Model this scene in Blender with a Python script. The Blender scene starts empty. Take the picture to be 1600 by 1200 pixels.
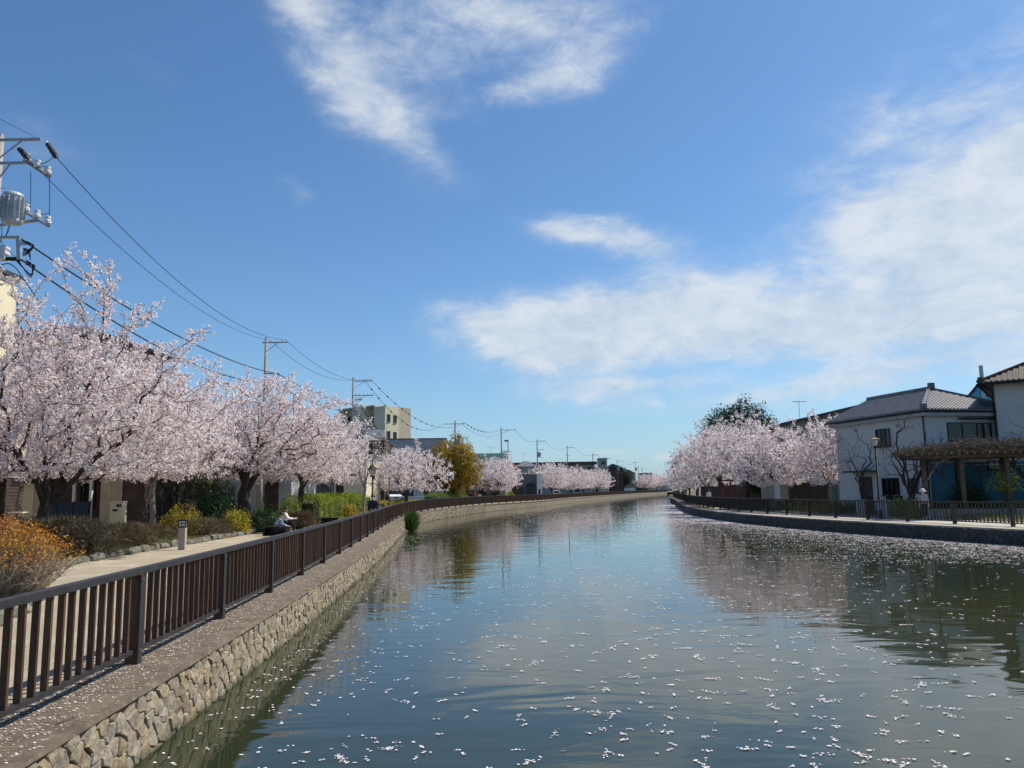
import bpy, bmesh, math, random
import numpy as np
from mathutils import Vector, Matrix
R = math.radians
scene = bpy.context.scene
COL = scene.collection

# ------------------------------------------------------------------ camera
F, PITCH, ROLL, HC = 1240.0, math.atan(167 / 1240), R(.9), 1.95
cam = bpy.data.cameras.new('camera'); camo = bpy.data.objects.new('camera', cam); COL.objects.link(camo)
cam.sensor_width = 36; cam.lens = 36 * F / 1600; cam.clip_end = 6000; cam.clip_start = .1
camo.matrix_world = (Matrix.Translation((0, 0, HC)) @ Matrix.Rotation(R(90) + PITCH, 4, 'X') @ Matrix.Rotation(-ROLL, 4, 'Z'))
scene.camera = camo

def at(u, v, D):                      # point at depth D seen at photo pixel (u, v)
    dx, dy = u - 800, 600 - v
    x = dx * math.cos(ROLL) + dy * math.sin(ROLL); y = -dx * math.sin(ROLL) + dy * math.cos(ROLL)
    d = (x, F * math.cos(PITCH) - y * math.sin(PITCH), F * math.sin(PITCH) + y * math.cos(PITCH))
    t = D / d[1]
    return (d[0] * t, D, HC + d[2] * t)
def ax(u, D): return at(u, 767, D)[0]
def az(v, D, u=800): return at(u, v, D)[2]

# ------------------------------------------------------------------ sun, sky, exposure
SUN_EL, SUN_AZ = R(53), R(62)         # azimuth clockwise from the view direction (+Y) towards +X
sd = Vector((math.sin(SUN_AZ) * math.cos(SUN_EL), math.cos(SUN_AZ) * math.cos(SUN_EL), math.sin(SUN_EL)))
sl = bpy.data.lights.new('sun', 'SUN'); sl.energy = 5.0; sl.angle = R(.53); sl.color = (1, .93, .81)
so = bpy.data.objects.new('sun', sl); COL.objects.link(so)
so.rotation_euler = sd.to_track_quat('Z', 'Y').to_euler()
scene.view_settings.view_transform = 'Standard'; scene.view_settings.look = 'None'
scene.view_settings.gamma = 1; scene.view_settings.use_curve_mapping = False
scene.view_settings.exposure = 0.16
scene.cycles.max_bounces = 9; scene.cycles.diffuse_bounces = 7; scene.cycles.transmission_bounces = 6; scene.cycles.transparent_max_bounces = 6
scene.cycles.use_adaptive_sampling = True
SKY_STR = .092

class NT:
    def __init__(s, tree): s.t = tree; s.n = tree.nodes; s.l = tree.links
    def new(s, typ, **kw):
        n = s.n.new(typ)
        for k, v in kw.items(): setattr(n, k, v)
        return n
    def put(s, sock, v):
        if isinstance(v, bpy.types.NodeSocket): s.l.new(v, sock)
        elif v is not None: sock.default_value = v
    def m(s, op, a, b=None, c=None, clamp=False):
        n = s.n.new('ShaderNodeMath'); n.operation = op; n.use_clamp = clamp
        for i, v in enumerate((a, b, c)): s.put(n.inputs[i], v)
        return n.outputs[0]
    def mix(s, f, a, b):
        n = s.n.new('ShaderNodeMix'); n.data_type = 'RGBA'
        s.put(n.inputs[0], f); s.put(n.inputs[6], a); s.put(n.inputs[7], b); return n.outputs[2]
    def ramp(s, f, stops, interp='LINEAR'):
        n = s.n.new('ShaderNodeValToRGB'); n.color_ramp.interpolation = interp
        e = n.color_ramp.elements
        while len(e) < len(stops): e.new(.5)
        for i, (p, c) in enumerate(stops): e[i].position = p; e[i].color = (*c, 1) if len(c) == 3 else c
        s.put(n.inputs[0], f); return n.outputs[0]
    def noise(s, vec, scale, detail=4, rough=.55, dist=0):
        n = s.n.new('ShaderNodeTexNoise'); s.put(n.inputs['Vector'], vec)
        n.inputs['Scale'].default_value = scale; n.inputs['Detail'].default_value = detail
        n.inputs['Roughness'].default_value = rough; n.inputs['Distortion'].default_value = dist
        return n.outputs[0]

world = bpy.data.worlds.new('World'); scene.world = world; world.use_nodes = True
def build_world():
    nt = NT(world.node_tree); nt.n.clear()
    out = nt.new('ShaderNodeOutputWorld'); bg = nt.new('ShaderNodeBackground')
    sky = nt.new('ShaderNodeTexSky', sky_type='NISHITA'); sky.sun_disc = False
    sky.sun_elevation = SUN_EL; sky.sun_rotation = SUN_AZ
    sky.air_density = 1.0; sky.dust_density = .6; sky.ozone_density = 3.0; sky.altitude = 0
    tc = nt.new('ShaderNodeTexCoord'); d = tc.outputs['Generated']
    sep = nt.new('ShaderNodeSeparateXYZ'); nt.l.new(d, sep.inputs[0])
    X, Y, Z = sep.outputs
    azi = nt.m('ARCTAN2', X, Y); el = nt.m('ARCSINE', Z)
    # noise domain: the direction projected on a flat cloud layer
    k = nt.m('ADD', nt.m('MAXIMUM', Z, 0.0), .16)
    cv = nt.new('ShaderNodeCombineXYZ'); nt.put(cv.inputs[0], nt.m('DIVIDE', X, k)); nt.put(cv.inputs[1], nt.m('DIVIDE', Y, k))
    cw = nt.new('ShaderNodeCombineXYZ'); nt.put(cw.inputs[0], azi); nt.put(cw.inputs[1], nt.m('MULTIPLY', el, 2.1)); nt.put(cw.inputs[2], nt.m('MULTIPLY', azi, .3))
    n1 = nt.noise(cw.outputs[0], 5.5, 10, .60, .35)
    n2 = nt.noise(cw.outputs[0], 17, 8, .65, .5)
    n3 = nt.noise(cv.outputs[0], 3.0, 9, .66, .8)
    w1 = nt.noise(cw.outputs[0], 4.0, 5, .6); wv = nt.new('ShaderNodeVectorMath', operation='ADD'); nt.l.new(cw.outputs[0], wv.inputs[0]); wv.inputs[1].default_value = (7.3, 2.1, 4.4)
    w2 = nt.noise(wv.outputs[0], 4.5, 5, .6)
    azi0, el0 = azi, el
    azi = nt.m('ADD', azi, nt.m('MULTIPLY', nt.m('SUBTRACT', w1, .5), .16)); el = nt.m('ADD', el, nt.m('MULTIPLY', nt.m('SUBTRACT', w2, .5), .075))
    def ang(u, v):
        p = at(u, v, 1); q = (p[0], 1, p[2] - HC); L = math.sqrt(q[0]**2 + 1 + q[2]**2)
        return math.atan2(q[0], 1), math.asin(q[2] / L)
    # (u, v, half width, half height, tilt degrees, weight)
    blobs = [(640, 470, 0, 0, 0, 0),
             (455, 40, 110, 44, -50, .38), (560, 150, 130, 56, -48, .44), (650, 225, 90, 36, -30, .42), (600, 60, 130, 90, -30, .28),
             (740, 50, 210, 95, 0, .34), (830, 30, 130, 44, -20, .30), (880, 110, 90, 34, 15, .46), (800, 130, 60, 26, 0, .34), (820, 10, 260, 34, 0, .22), (970, 40, 60, 20, 5, .24), (760, 150, 150, 50, 10, .16),
             (960, 368, 120, 32, -14, .80), (875, 352, 50, 18, -5, .45),
             (840, 530, 140, 46, -4, 1.1), (1000, 505, 200, 60, 2, 1.2), (1210, 505, 220, 44, -4, .85), (800, 535, 70, 26, 0, .5),
             (1500, 455, 240, 70, 2, .55), (1480, 370, 240, 160, 0, .36), (1370, 315, 90, 30, 4, .5), (1560, 330, 190, 90, 10, .60), (1640, 250, 110, 60, 30, .45), (1500, 520, 260, 36, 0, .45),
             (1270, 365, 70, 24, 0, .34), (1400, 390, 190, 40, 5, .42), (1900, 360, 260, 200, 0, .7),
             (960, 603, 130, 17, 2, .7), (1400, 588, 300, 32, 2, .62), (1180, 612, 200, 18, 2, .3), (1027, 716, 26, 6, -6, .7),
             (60, 235, 120, 60, -20, .22), (440, 300, 36, 22, -30, .28), (235, 100, 60, 30, -20, .16), (1500, 190, 300, 50, 12, .16), (1600, 90, 300, 150, 10, .36), (1600, 420, 300, 230, 0, .22),
             (960, 712, 130, 16, 0, .35)]
    acc = None
    for (u, v, w, h, tl, wt) in blobs[1:]:
        a0, e0 = ang(u, v); a1, _ = ang(u + 40, v); _, e1 = ang(u, v - 20)
        sa = abs(a1 - a0) / 40 * w; se = abs(e1 - e0) / 20 * h
        da = nt.m('SUBTRACT', azi, a0); de = nt.m('SUBTRACT', el, e0)
        c, s_ = math.cos(R(tl)), math.sin(R(tl))
        p = nt.m('DIVIDE', nt.m('ADD', nt.m('MULTIPLY', da, c), nt.m('MULTIPLY', de, s_)), sa)
        q = nt.m('DIVIDE', nt.m('SUBTRACT', nt.m('MULTIPLY', de, c), nt.m('MULTIPLY', da, s_)), se)
        r2 = nt.m('ADD', nt.m('MULTIPLY', p, p), nt.m('MULTIPLY', q, q))
        g = nt.m('MULTIPLY', nt.m('POWER', 2.718, nt.m('MULTIPLY', r2, -1.0)), wt)
        acc = g if acc is None else nt.m('ADD', acc, g)
    # far from these the sky goes on with faint clouds of the same sort
    gen = nt.m('MULTIPLY', nt.m('SUBTRACT', n1, .52, clamp=True), .9)
    back = nt.m('MULTIPLY', gen, nt.m('SUBTRACT', 1.0, nt.m('MULTIPLY', nt.m('ADD', Y, .1, clamp=True), 1.3, clamp=True), clamp=True))
    nn = nt.m('ADD', nt.m('ADD', nt.m('MULTIPLY', n1, .40), nt.m('MULTIPLY', n2, .30)), nt.m('MULTIPLY', n3, .30))
    edge = nt.m('ADD', acc, nt.m('MULTIPLY', nt.m('SUBTRACT', nn, .5), nt.m('MINIMUM', nt.m('MULTIPLY', acc, 5.5), 2.6)))
    edge = nt.m('ADD', edge, back)
    mr = nt.new('ShaderNodeMapRange', interpolation_type='SMOOTHSTEP'); nt.put(mr.inputs[0], edge)
    mr.inputs[1].default_value = .03; mr.inputs[2].default_value = 1.10
    dens = nt.m('MULTIPLY', mr.outputs[0], .86)
    ccol = nt.mix(nt.ramp(nt.m('ADD', nt.m('MULTIPLY', n1, .5), nt.m('MULTIPLY', n2, .5)), [(.38, (0, 0, 0)), (.60, (1, 1, 1))]), (5.2, 6.2, 7.4, 1), (7.6, 8.0, 8.4, 1))
    # thin haze towards the horizon
    hz = nt.m('POWER', nt.m('SUBTRACT', 1.0, nt.m('ABSOLUTE', Z), clamp=True), 9.0)
    wb = nt.new('ShaderNodeVectorMath', operation='MULTIPLY'); nt.l.new(sky.outputs[0], wb.inputs[0]); wb.inputs[1].default_value = (.78, 1.07, 1.27)
    base = nt.mix(nt.m('MULTIPLY', hz, .55), wb.outputs[0], (4.2, 5.7, 7.4, 1))
    hs = nt.new('ShaderNodeHueSaturation'); nt.put(hs.inputs['Color'], base)
    hs.inputs['Saturation'].default_value = 1.0; hs.inputs['Value'].default_value = 1.0
    c = nt.mix(dens, hs.outputs[0], ccol)
    nt.l.new(c, bg.inputs[0]); bg.inputs[1].default_value = SKY_STR
    nt.l.new(bg.outputs[0], out.inputs[0])
build_world()

# ------------------------------------------------------------------ helpers
def tag(o, label=None, cat=None, group=None, kind=None):
    if label: o['label'] = label
    if cat: o['category'] = cat
    if group: o['group'] = group
    if kind: o['kind'] = kind
    return o
def thing(name, label, cat, loc=(0, 0, 0), rz=0, group=None):
    o = bpy.data.objects.new(name, None); COL.objects.link(o); o.location = loc; o.rotation_euler = (0, 0, rz)
    o.empty_display_size = .2
    return tag(o, label, cat, group)
def copy_tree(o, parent=None):
    c = o.copy(); COL.objects.link(c); c.parent = parent
    for ch in list(o.children): copy_tree(ch, c)
    return c
def link(name, me, mat, parent=None, kind=None):
    o = bpy.data.objects.new(name, me); COL.objects.link(o)
    if mat: me.materials.append(mat)
    if parent: o.parent = parent
    if kind: o['kind'] = kind
    return o
class MB:
    def __init__(s): s.v = []; s.f = []
    def add(s, vs, fs):
        n = len(s.v); s.v += [tuple(v) for v in vs]; s.f += [tuple(i + n for i in f) for f in fs]; return s
    def box(s, c, size, rz=0, rx=0, ry=0):
        M = Matrix.Rotation(rz, 3, 'Z') @ Matrix.Rotation(ry, 3, 'Y') @ Matrix.Rotation(rx, 3, 'X')
        hx, hy, hz = size[0] / 2, size[1] / 2, size[2] / 2
        vs = [M @ Vector((x * hx, y * hy, z * hz)) + Vector(c) for z in (-1, 1) for y in (-1, 1) for x in (-1, 1)]
        return s.add(vs, [(0, 2, 3, 1), (4, 5, 7, 6), (0, 1, 5, 4), (2, 6, 7, 3), (0, 4, 6, 2), (1, 3, 7, 5)])
    def bb(s, x0, y0, z0, x1, y1, z1): return s.box(((x0 + x1) / 2, (y0 + y1) / 2, (z0 + z1) / 2), (x1 - x0, y1 - y0, z1 - z0))
    def bar(s, a, b, w, h, up=(0, 0, 1)):
        a, b = Vector(a), Vector(b); d = (b - a); L = d.length
        if L < 1e-6: return s
        d /= L; sx = d.cross(Vector(up))
        if sx.length < 1e-4: sx = d.cross(Vector((1, 0, 0)))
        sx.normalize(); sz = sx.cross(d)
        vs = [p + sx * x * w / 2 + sz * z * h / 2 for p in (a, b) for x, z in ((-1, -1), (1, -1), (1, 1), (-1, 1))]
        return s.add(vs, [(3, 2, 1, 0), (4, 5, 6, 7), (0, 1, 5, 4), (1, 2, 6, 5), (2, 3, 7, 6), (3, 0, 4, 7)])
    def tube(s, pts, rad, n=8, cap=True):
        pts = [Vector(p) for p in pts]
        if not hasattr(rad, '__len__'): rad = [rad] * len(pts)
        base = len(s.v); prev = None
        for i, p in enumerate(pts):
            d = (pts[min(i + 1, len(pts) - 1)] - pts[max(i - 1, 0)])
            d = d.normalized() if d.length > 1e-9 else Vector((0, 0, 1))
            if prev is None: a = d.cross(Vector((0, 0, 1)) if abs(d.z) < .9 else Vector((1, 0, 0)))
            else: a = prev - d * prev.dot(d)
            a.normalize(); prev = a; b = d.cross(a)
            for k in range(n):
                t = 2 * math.pi * k / n; s.v.append(tuple(p + (a * math.cos(t) + b * math.sin(t)) * rad[i]))
        for i in range(len(pts) - 1):
            for k in range(n):
                s.f.append((base + i * n + k, base + i * n + (k + 1) % n, base + (i + 1) * n + (k + 1) % n, base + (i + 1) * n + k))
        if cap:
            s.f.append(tuple(base + k for k in reversed(range(n)))); s.f.append(tuple(base + (len(pts) - 1) * n + k for k in range(n)))
        return s
    def lathe(s, c, prof, n=12):           # prof: (radius, z) pairs, stacked upwards
        return s.tube([(c[0], c[1], c[2] + z) for r, z in prof], [max(r, .001) for r, z in prof], n)
    def prism(s, poly, a, b, axis='y'):    # poly in (x,z) [axis y], (y,z) [axis x], (x,y) [axis z]
        def P(p, t): return {'y': (p[0], t, p[1]), 'x': (t, p[0], p[1]), 'z': (p[0], p[1], t)}[axis]
        n = len(poly)
        return s.add([P(p, a) for p in poly] + [P(p, b) for p in poly],
                     [tuple(reversed(range(n))), tuple(range(n, 2 * n))] + [(i, (i + 1) % n, n + (i + 1) % n, n + i) for i in range(n)])
    def build(s, name, mat, parent=None, world=False, smooth=False, kind=None, bevel=0):
        me = bpy.data.meshes.new(name); vs = s.v
        if world and parent: l = parent.location; vs = [(a - l.x, b - l.y, c - l.z) for a, b, c in vs]
        me.from_pydata(vs, [], s.f); me.update()
        bm = bmesh.new(); bm.from_mesh(me); bmesh.ops.recalc_face_normals(bm, faces=bm.faces); bm.to_mesh(me); bm.free()
        o = link(name, me, mat, parent, kind)
        if smooth: me.polygons.foreach_set('use_smooth', [True] * len(me.polygons))
        if bevel:
            b = o.modifiers.new('b', 'BEVEL'); b.width = bevel; b.segments = 2; b.limit_method = 'ANGLE'
        return o
def quads(name, Q, mat, parent=None, rnd=None, kind=None):
    N = len(Q); me = bpy.data.meshes.new(name)
    me.vertices.add(N * 4); me.vertices.foreach_set('co', Q.astype(np.float32).ravel())
    me.loops.add(N * 4); me.loops.foreach_set('vertex_index', np.arange(N * 4, dtype=np.int32))
    me.polygons.add(N); me.polygons.foreach_set('loop_start', np.arange(0, N * 4, 4, dtype=np.int32))
    me.update(calc_edges=True)
    a = me.attributes.new('rnd', 'FLOAT', 'FACE')
    a.data.foreach_set('value', (np.random.rand(N) if rnd is None else rnd).astype(np.float32))
    return link(name, me, mat, parent, kind)
def rand_quads(C, size, nrm=None, aspect=1.0, rng=np.random, flat=0.0, fold=0.0):
    """leaf or petal sized quads centred on C; nrm biases where they face"""
    N = len(C); n = rng.normal(size=(N, 3))
    if nrm is not None: n = n * .55 + nrm
    n /= np.linalg.norm(n, axis=1, keepdims=True) + 1e-9
    r = rng.normal(size=(N, 3)); a = np.cross(n, r); a /= np.linalg.norm(a, axis=1, keepdims=True) + 1e-9
    b = np.cross(n, a); s = (size * rng.uniform(.65, 1.3, N))[:, None] / 2
    w = rng.uniform(.7, 1, N)[:, None]
    Q = np.stack([C - a * s - b * s * aspect * .5 * w, C + a * s * .3 - b * s * aspect, C + a * s + b * s * aspect * .4, C - a * s * .2 + b * s * aspect * w], 1)
    return Q

# ------------------------------------------------------------------ materials
MATS = {}
def mat(name, c1, c2=None, rough=.75, metal=0, scale=3.0, bump=0, bscale=None, spec=.4, detail=5, stain=None, lo=.38, hi=.62, rnd=False, stretch=None, emit=None, tide=None, objrnd=0):
    m = bpy.data.materials.new(name); m.use_nodes = True; nt = NT(m.node_tree)
    bs = nt.n['Principled BSDF']; bs.inputs['Roughness'].default_value = rough; bs.inputs['Metallic'].default_value = metal
    bs.inputs['Specular IOR Level'].default_value = spec
    g = nt.new('ShaderNodeNewGeometry'); P = g.outputs['Position']
    if stretch:
        mp = nt.new('ShaderNodeMapping'); nt.l.new(P, mp.inputs[0]); mp.inputs['Scale'].default_value = stretch; P = mp.outputs[0]
    if c2 is None: c2 = tuple(c * .78 for c in c1)
    n = nt.noise(P, scale, detail, .6)
    col = nt.ramp(n, [(lo, c2), (hi, c1)])
    if objrnd:
        oi = nt.new('ShaderNodeObjectInfo'); hv = nt.new('ShaderNodeHueSaturation'); nt.put(hv.inputs['Color'], col)
        nt.put(hv.inputs['Value'], nt.m('ADD', nt.m('MULTIPLY', oi.outputs['Random'], objrnd), 1 - objrnd * .45)); col = hv.outputs[0]
    if rnd:
        at_ = nt.new('ShaderNodeAttribute'); at_.attribute_name = 'rnd'
        hv = nt.new('ShaderNodeHueSaturation'); nt.put(hv.inputs['Color'], col)
        nt.put(hv.inputs['Value'], nt.m('ADD', nt.m('MULTIPLY', at_.outputs['Fac'], .30), .84))
        nt.put(hv.inputs['Saturation'], nt.m('ADD', nt.m('MULTIPLY', nt.m('FRACT', nt.m('MULTIPLY', at_.outputs['Fac'], 7.3)), .5), .72))
        col = hv.outputs[0]
    if stain:
        n2 = nt.noise(P, stain[1], 6, .65); f = nt.ramp(n2, [(stain[2], (0, 0, 0)), (stain[2] + .12, (1, 1, 1))])
        col = nt.mix(nt.m('MULTIPLY', f, stain[3]), col, (*stain[0], 1))
    if tide is not None:
        sz = nt.new('ShaderNodeSeparateXYZ'); nt.l.new(g.outputs['Position'], sz.inputs[0])
        tl = nt.m('ADD', nt.m('MULTIPLY', nt.m('SUBTRACT', nt.noise(g.outputs['Position'], 3.5, 5), .5), .22), sz.outputs[2])
        tf = nt.ramp(nt.m('MULTIPLY_ADD', tl, 4.0, 3.0), [(.12, (1, 1, 1)), (.62, (0, 0, 0))])
        col = nt.mix(nt.m('MULTIPLY', tf, .82), col, (*tide, 1))
    nt.put(bs.inputs['Base Color'], col)
    if bump:
        b = nt.new('ShaderNodeBump'); b.inputs['Distance'].default_value = bump; b.inputs['Strength'].default_value = .9
        nt.put(b.inputs['Height'], nt.noise(P, bscale or scale * 4, 8, .65)); nt.l.new(b.outputs[0], bs.inputs['Normal'])
    if emit: bs.inputs['Emission Color'].default_value = (*emit, 1); bs.inputs['Emission Strength'].default_value = 1
    return m
def leafmat(name, stops, transl=.35, rough=.6, patch=None):
    m = bpy.data.materials.new(name); m.use_nodes = True; nt = NT(m.node_tree); bs = nt.n['Principled BSDF']
    a = nt.new('ShaderNodeAttribute'); a.attribute_name = 'rnd'
    fac = a.outputs['Fac']
    col = nt.ramp(fac, stops)
    if patch:
        g = nt.new('ShaderNodeNewGeometry'); n = nt.noise(g.outputs['Position'], patch[1], 2, .5)
        col = nt.mix(nt.m('MULTIPLY', nt.ramp(n, [(.42, (0, 0, 0)), (.6, (1, 1, 1))]), patch[2]), col, (*patch[0], 1))
    nt.put(bs.inputs['Base Color'], col); bs.inputs['Roughness'].default_value = rough; bs.inputs['Specular IOR Level'].default_value = .25
    tr = nt.new('ShaderNodeBsdfTranslucent'); nt.put(tr.inputs[0], col)
    mx = nt.new('ShaderNodeMixShader'); mx.inputs[0].default_value = transl
    out = nt.n['Material Output']; nt.l.new(bs.outputs[0], mx.inputs[1]); nt.l.new(tr.outputs[0], mx.inputs[2]); nt.l.new(mx.outputs[0], out.inputs[0])
    return m
m_blossom = leafmat('cherry_blossom', [(0, (.22, .10, .09)), (.10, (.60, .43, .41)), (.22, (.86, .755, .755)), (.7, (.92, .845, .84)), (1, (.95, .905, .90))], .50, .7)
m_blossom_pale = leafmat('cherry_blossom_pale', [(0, (.25, .13, .10)), (.12, (.66, .50, .48)), (.3, (.82, .73, .72)), (1, (.90, .86, .84))], .42, .7)
m_bark = mat('cherry_bark', (.085, .062, .052), (.035, .026, .022), .9, scale=9, bump=.02, bscale=25)
m_bark_grey = mat('grey_bark', (.30, .27, .235), (.14, .12, .105), .9, scale=7, bump=.02, bscale=22)
m_twig = mat('twig_bark', (.13, .095, .08), (.06, .045, .04), .9, scale=6)
m_evergreen = leafmat('evergreen_leaves', [(0, (.012, .028, .010)), (.5, (.025, .05, .016)), (.85, (.055, .085, .022)), (1, (.12, .13, .03))], .18, .45)
m_green = leafmat('shrub_leaves', [(0, (.02, .05, .012)), (.5, (.05, .11, .02)), (1, (.11, .19, .03))], .3, .5)
m_camellia = leafmat('glossy_dark_leaves', [(0, (.010, .028, .010)), (.6, (.022, .06, .016)), (1, (.06, .13, .03))], .15, .28)
m_hedge = leafmat('hedge_leaves', [(0, (.07, .11, .012)), (.5, (.19, .26, .018)), (1, (.36, .40, .03))], .35, .5)
m_yellow = leafmat('yellow_green_leaves', [(0, (.10, .12, .01)), (.5, (.34, .33, .02)), (1, (.55, .46, .04))], .35, .5, ((.40, .20, .02), .9, .5))
m_orange = leafmat('orange_leaves', [(0, (.12, .035, .012)), (.3, (.38, .10, .015)), (.6, (.55, .20, .02)), (.85, (.62, .38, .04)), (1, (.20, .24, .03))], .3, .55, ((.42, .34, .04), 1.8, .45))
m_gold = leafmat('golden_leaves', [(0, (.14, .085, .01)), (.5, (.36, .235, .018)), (1, (.56, .39, .03))], .3, .55)
m_lime = leafmat('fresh_leaves', [(0, (.14, .22, .02)), (1, (.42, .50, .08))], .45, .5)
m_grass = leafmat('grass_blades', [(0, (.05, .08, .012)), (.5, (.12, .16, .025)), (.8, (.24, .21, .07)), (1, (.34, .28, .14))], .3, .6)
m_dry = leafmat('dry_twigs', [(0, (.05, .038, .022)), (.5, (.15, .11, .07)), (.85, (.27, .20, .13)), (1, (.22, .24, .07))], .1, .8)
m_vine = leafmat('vine_stems', [(0, (.03, .024, .018)), (.5, (.10, .08, .06)), (.9, (.22, .18, .14)), (1, (.34, .3, .24))], .1, .8)
m_petal = leafmat('fallen_petals', [(0, (.66, .56, .58)), (.5, (.78, .72, .74)), (1, (.86, .84, .86))], .1, .8)
m_petal_old = leafmat('dry_petals', [(0, (.45, .36, .28)), (.5, (.66, .58, .50)), (1, (.80, .75, .70))], .1, .8)
m_stone = mat('wall_stone', (.39, .315, .215), (.235, .19, .13), .92, scale=9, bump=.035, bscale=16, rnd=True, stain=((.42, .345, .235), 1.3, .55, .6), tide=(.055, .055, .028))
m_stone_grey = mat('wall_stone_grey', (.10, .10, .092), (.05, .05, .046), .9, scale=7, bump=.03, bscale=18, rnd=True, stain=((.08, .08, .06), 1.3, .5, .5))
m_joint = mat('wall_joint', (.16, .135, .10), (.09, .075, .055), .95, scale=9)
m_coping = mat('coping_concrete', (.165, .128, .090), (.10, .077, .055), .93, scale=2.6, bump=.012, bscale=70, stain=((.30, .25, .19), 9, .54, .7))
m_gravel = mat('path_gravel', (.42, .35, .245), (.26, .215, .15), .95, scale=30, detail=3, bump=.015, bscale=70, stain=((.50, .45, .36), .7, .5, .45))
m_path_r = mat('path_paving', (.50, .46, .39), (.40, .365, .31), .9, scale=1.5)
m_soil = mat('planting_soil', (.17, .125, .075), (.09, .07, .045), .95, scale=1.8, bump=.03, bscale=12, stain=((.13, .15, .045), .9, .47, .8))
m_street = mat('asphalt', (.065, .063, .062), (.045, .044, .044), .9, scale=2)
m_land = mat('far_ground', (.16, .15, .12), (.09, .09, .07), .95, scale=.05)
m_bed = mat('canal_bed', (.03, .03, .02), None, .95)
m_rail = mat('fence_rail_paint', (.038, .036, .037), (.026, .025, .026), .5, scale=6, spec=.35, stain=((.07, .06, .05), 9, .6, .6))
m_slat = mat('fence_slat_wood', (.105, .052, .026), (.055, .028, .015), .6, scale=3, stretch=(9, 9, 1.2), bump=.002, bscale=8, objrnd=.5)
m_postb = mat('fence_post_wood', (.10, .045, .021), (.055, .025, .013), .6, scale=3, stretch=(9, 9, 1.2), objrnd=.3)
m_concrete = mat('pole_concrete', (.38, .36, .32), (.29, .27, .24), .9, scale=3, bump=.004, bscale=20)
m_poledark = mat('pole_weathered', (.17, .15, .13), (.11, .10, .09), .9, scale=3)
m_steel = mat('galvanised_steel', (.42, .44, .46), (.30, .31, .33), .45, metal=.6, scale=8)
m_trans = mat('transformer_grey', (.50, .54, .55), (.38, .41, .42), .5, scale=4)
m_ceramic = mat('white_ceramic', (.78, .76, .74), None, .25)
m_cable = mat('black_cable', (.018, .019, .024), None, .55)
m_black = mat('black_metal', (.012, .012, .013), (.008, .008, .008), .6, spec=.25)
m_navy = mat('navy_panel', (.012, .022, .055), (.009, .015, .04), .4)
m_glass = mat('window_glass', (.014, .016, .018), (.008, .009, .01), .12, spec=.5)
m_glassblue = mat('pale_glass', (.10, .16, .17), (.06, .10, .11), .1, spec=.8)
m_lantern = mat('frosted_glass', (.62, .62, .58), None, .3)
m_white = mat('white_paint', (.80, .80, .77), (.68, .68, .65), .6, scale=.6)
m_plaster = mat('white_plaster', (.62, .595, .56), (.54, .52, .49), .85, scale=.5, stain=((.42, .43, .44), .8, .62, .4), stretch=(1, 1, .35))
m_plasterg = mat('grey_plaster', (.45, .46, .46), (.38, .39, .40), .85, scale=.6)
m_greygreen = mat('grey_green_siding', (.25, .26, .22), (.2, .21, .18), .85, scale=.6)
m_cream = mat('cream_render', (.74, .66, .46), (.66, .58, .40), .85, scale=.5)
m_beige = mat('beige_render', (.54, .47, .35), (.47, .40, .30), .85, scale=.3)
m_beigelt = mat('light_beige', (.80, .70, .48), (.70, .61, .42), .85, scale=.3)
m_brownwall = mat('brown_siding', (.085, .055, .045), (.05, .035, .03), .8, scale=2)
m_tanwall = mat('tan_board', (.52, .43, .29), (.43, .35, .24), .8, scale=2)
m_greywall = mat('warm_grey_wall', (.33, .33, .30), (.28, .28, .26), .85, scale=.4)
m_darkwall = mat('dark_interior', (.016, .015, .014), None, .9)
m_bluewall = mat('turquoise_cladding', (.015, .115, .17), (.010, .085, .135), .6, scale=1.2)
m_bluetrim = mat('light_blue_paint', (.10, .42, .62), None, .6)
m_roof = mat('grey_roof_tile', (.17, .165, .17), (.10, .10, .105), .42, scale=2.2, spec=.5)
m_roofd = mat('dark_roof_sheet', (.055, .06, .07), (.035, .038, .045), .45, scale=2)
m_roofbrown = mat('brown_roof', (.10, .07, .055), (.06, .045, .038), .7, scale=2)
m_roofred = mat('red_roof', (.14, .035, .035), (.09, .025, .025), .7, scale=2)
m_roofgreen = mat('green_roof', (.42, .62, .52), (.34, .52, .43), .7, scale=1)
m_granite = mat('bollard_granite', (.42, .37, .31), (.30, .26, .22), .85, scale=22)
m_boulder = mat('edging_rock', (.22, .205, .155), (.10, .095, .07), .95, scale=4, bump=.03, bscale=14, rnd=True)
m_timber = mat('weathered_timber', (.17, .125, .085), (.085, .06, .042), .85, scale=3, bump=.006, bscale=14)
m_timberlt = mat('sunbleached_timber', (.34, .27, .19), (.2, .155, .105), .85, scale=3)
m_rubber = mat('tyre_rubber', (.02, .02, .02), None, .9)
m_chrome = mat('alloy', (.5, .5, .5), None, .3, metal=.9)
m_skin = mat('skin', (.56, .36, .26), (.5, .31, .22), .55)
m_hair = mat('dark_hair', (.014, .010, .009), None, .5)
m_cl_navy = mat('navy_cloth', (.020, .024, .06), (.014, .017, .04), .85, scale=9)
m_cl_black = mat('black_cloth', (.014, .014, .016), None, .9)
m_cl_blue = mat('patterned_blue_cloth', (.42, .52, .62), (.05, .12, .26), .85, scale=13, lo=.50, hi=.58, detail=1)
m_cl_white = mat('white_cloth', (.78, .76, .74), (.66, .64, .62), .85, scale=9)
m_cl_red = mat('dark_red_cloth', (.30, .035, .04), None, .85)
m_cl_grey = mat('grey_patterned_cloth', (.42, .37, .42), (.20, .17, .21), .85, scale=16, lo=.45, hi=.55, detail=1)
m_red = mat('red_paint', (.11, .02, .016), None, .6)
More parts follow.
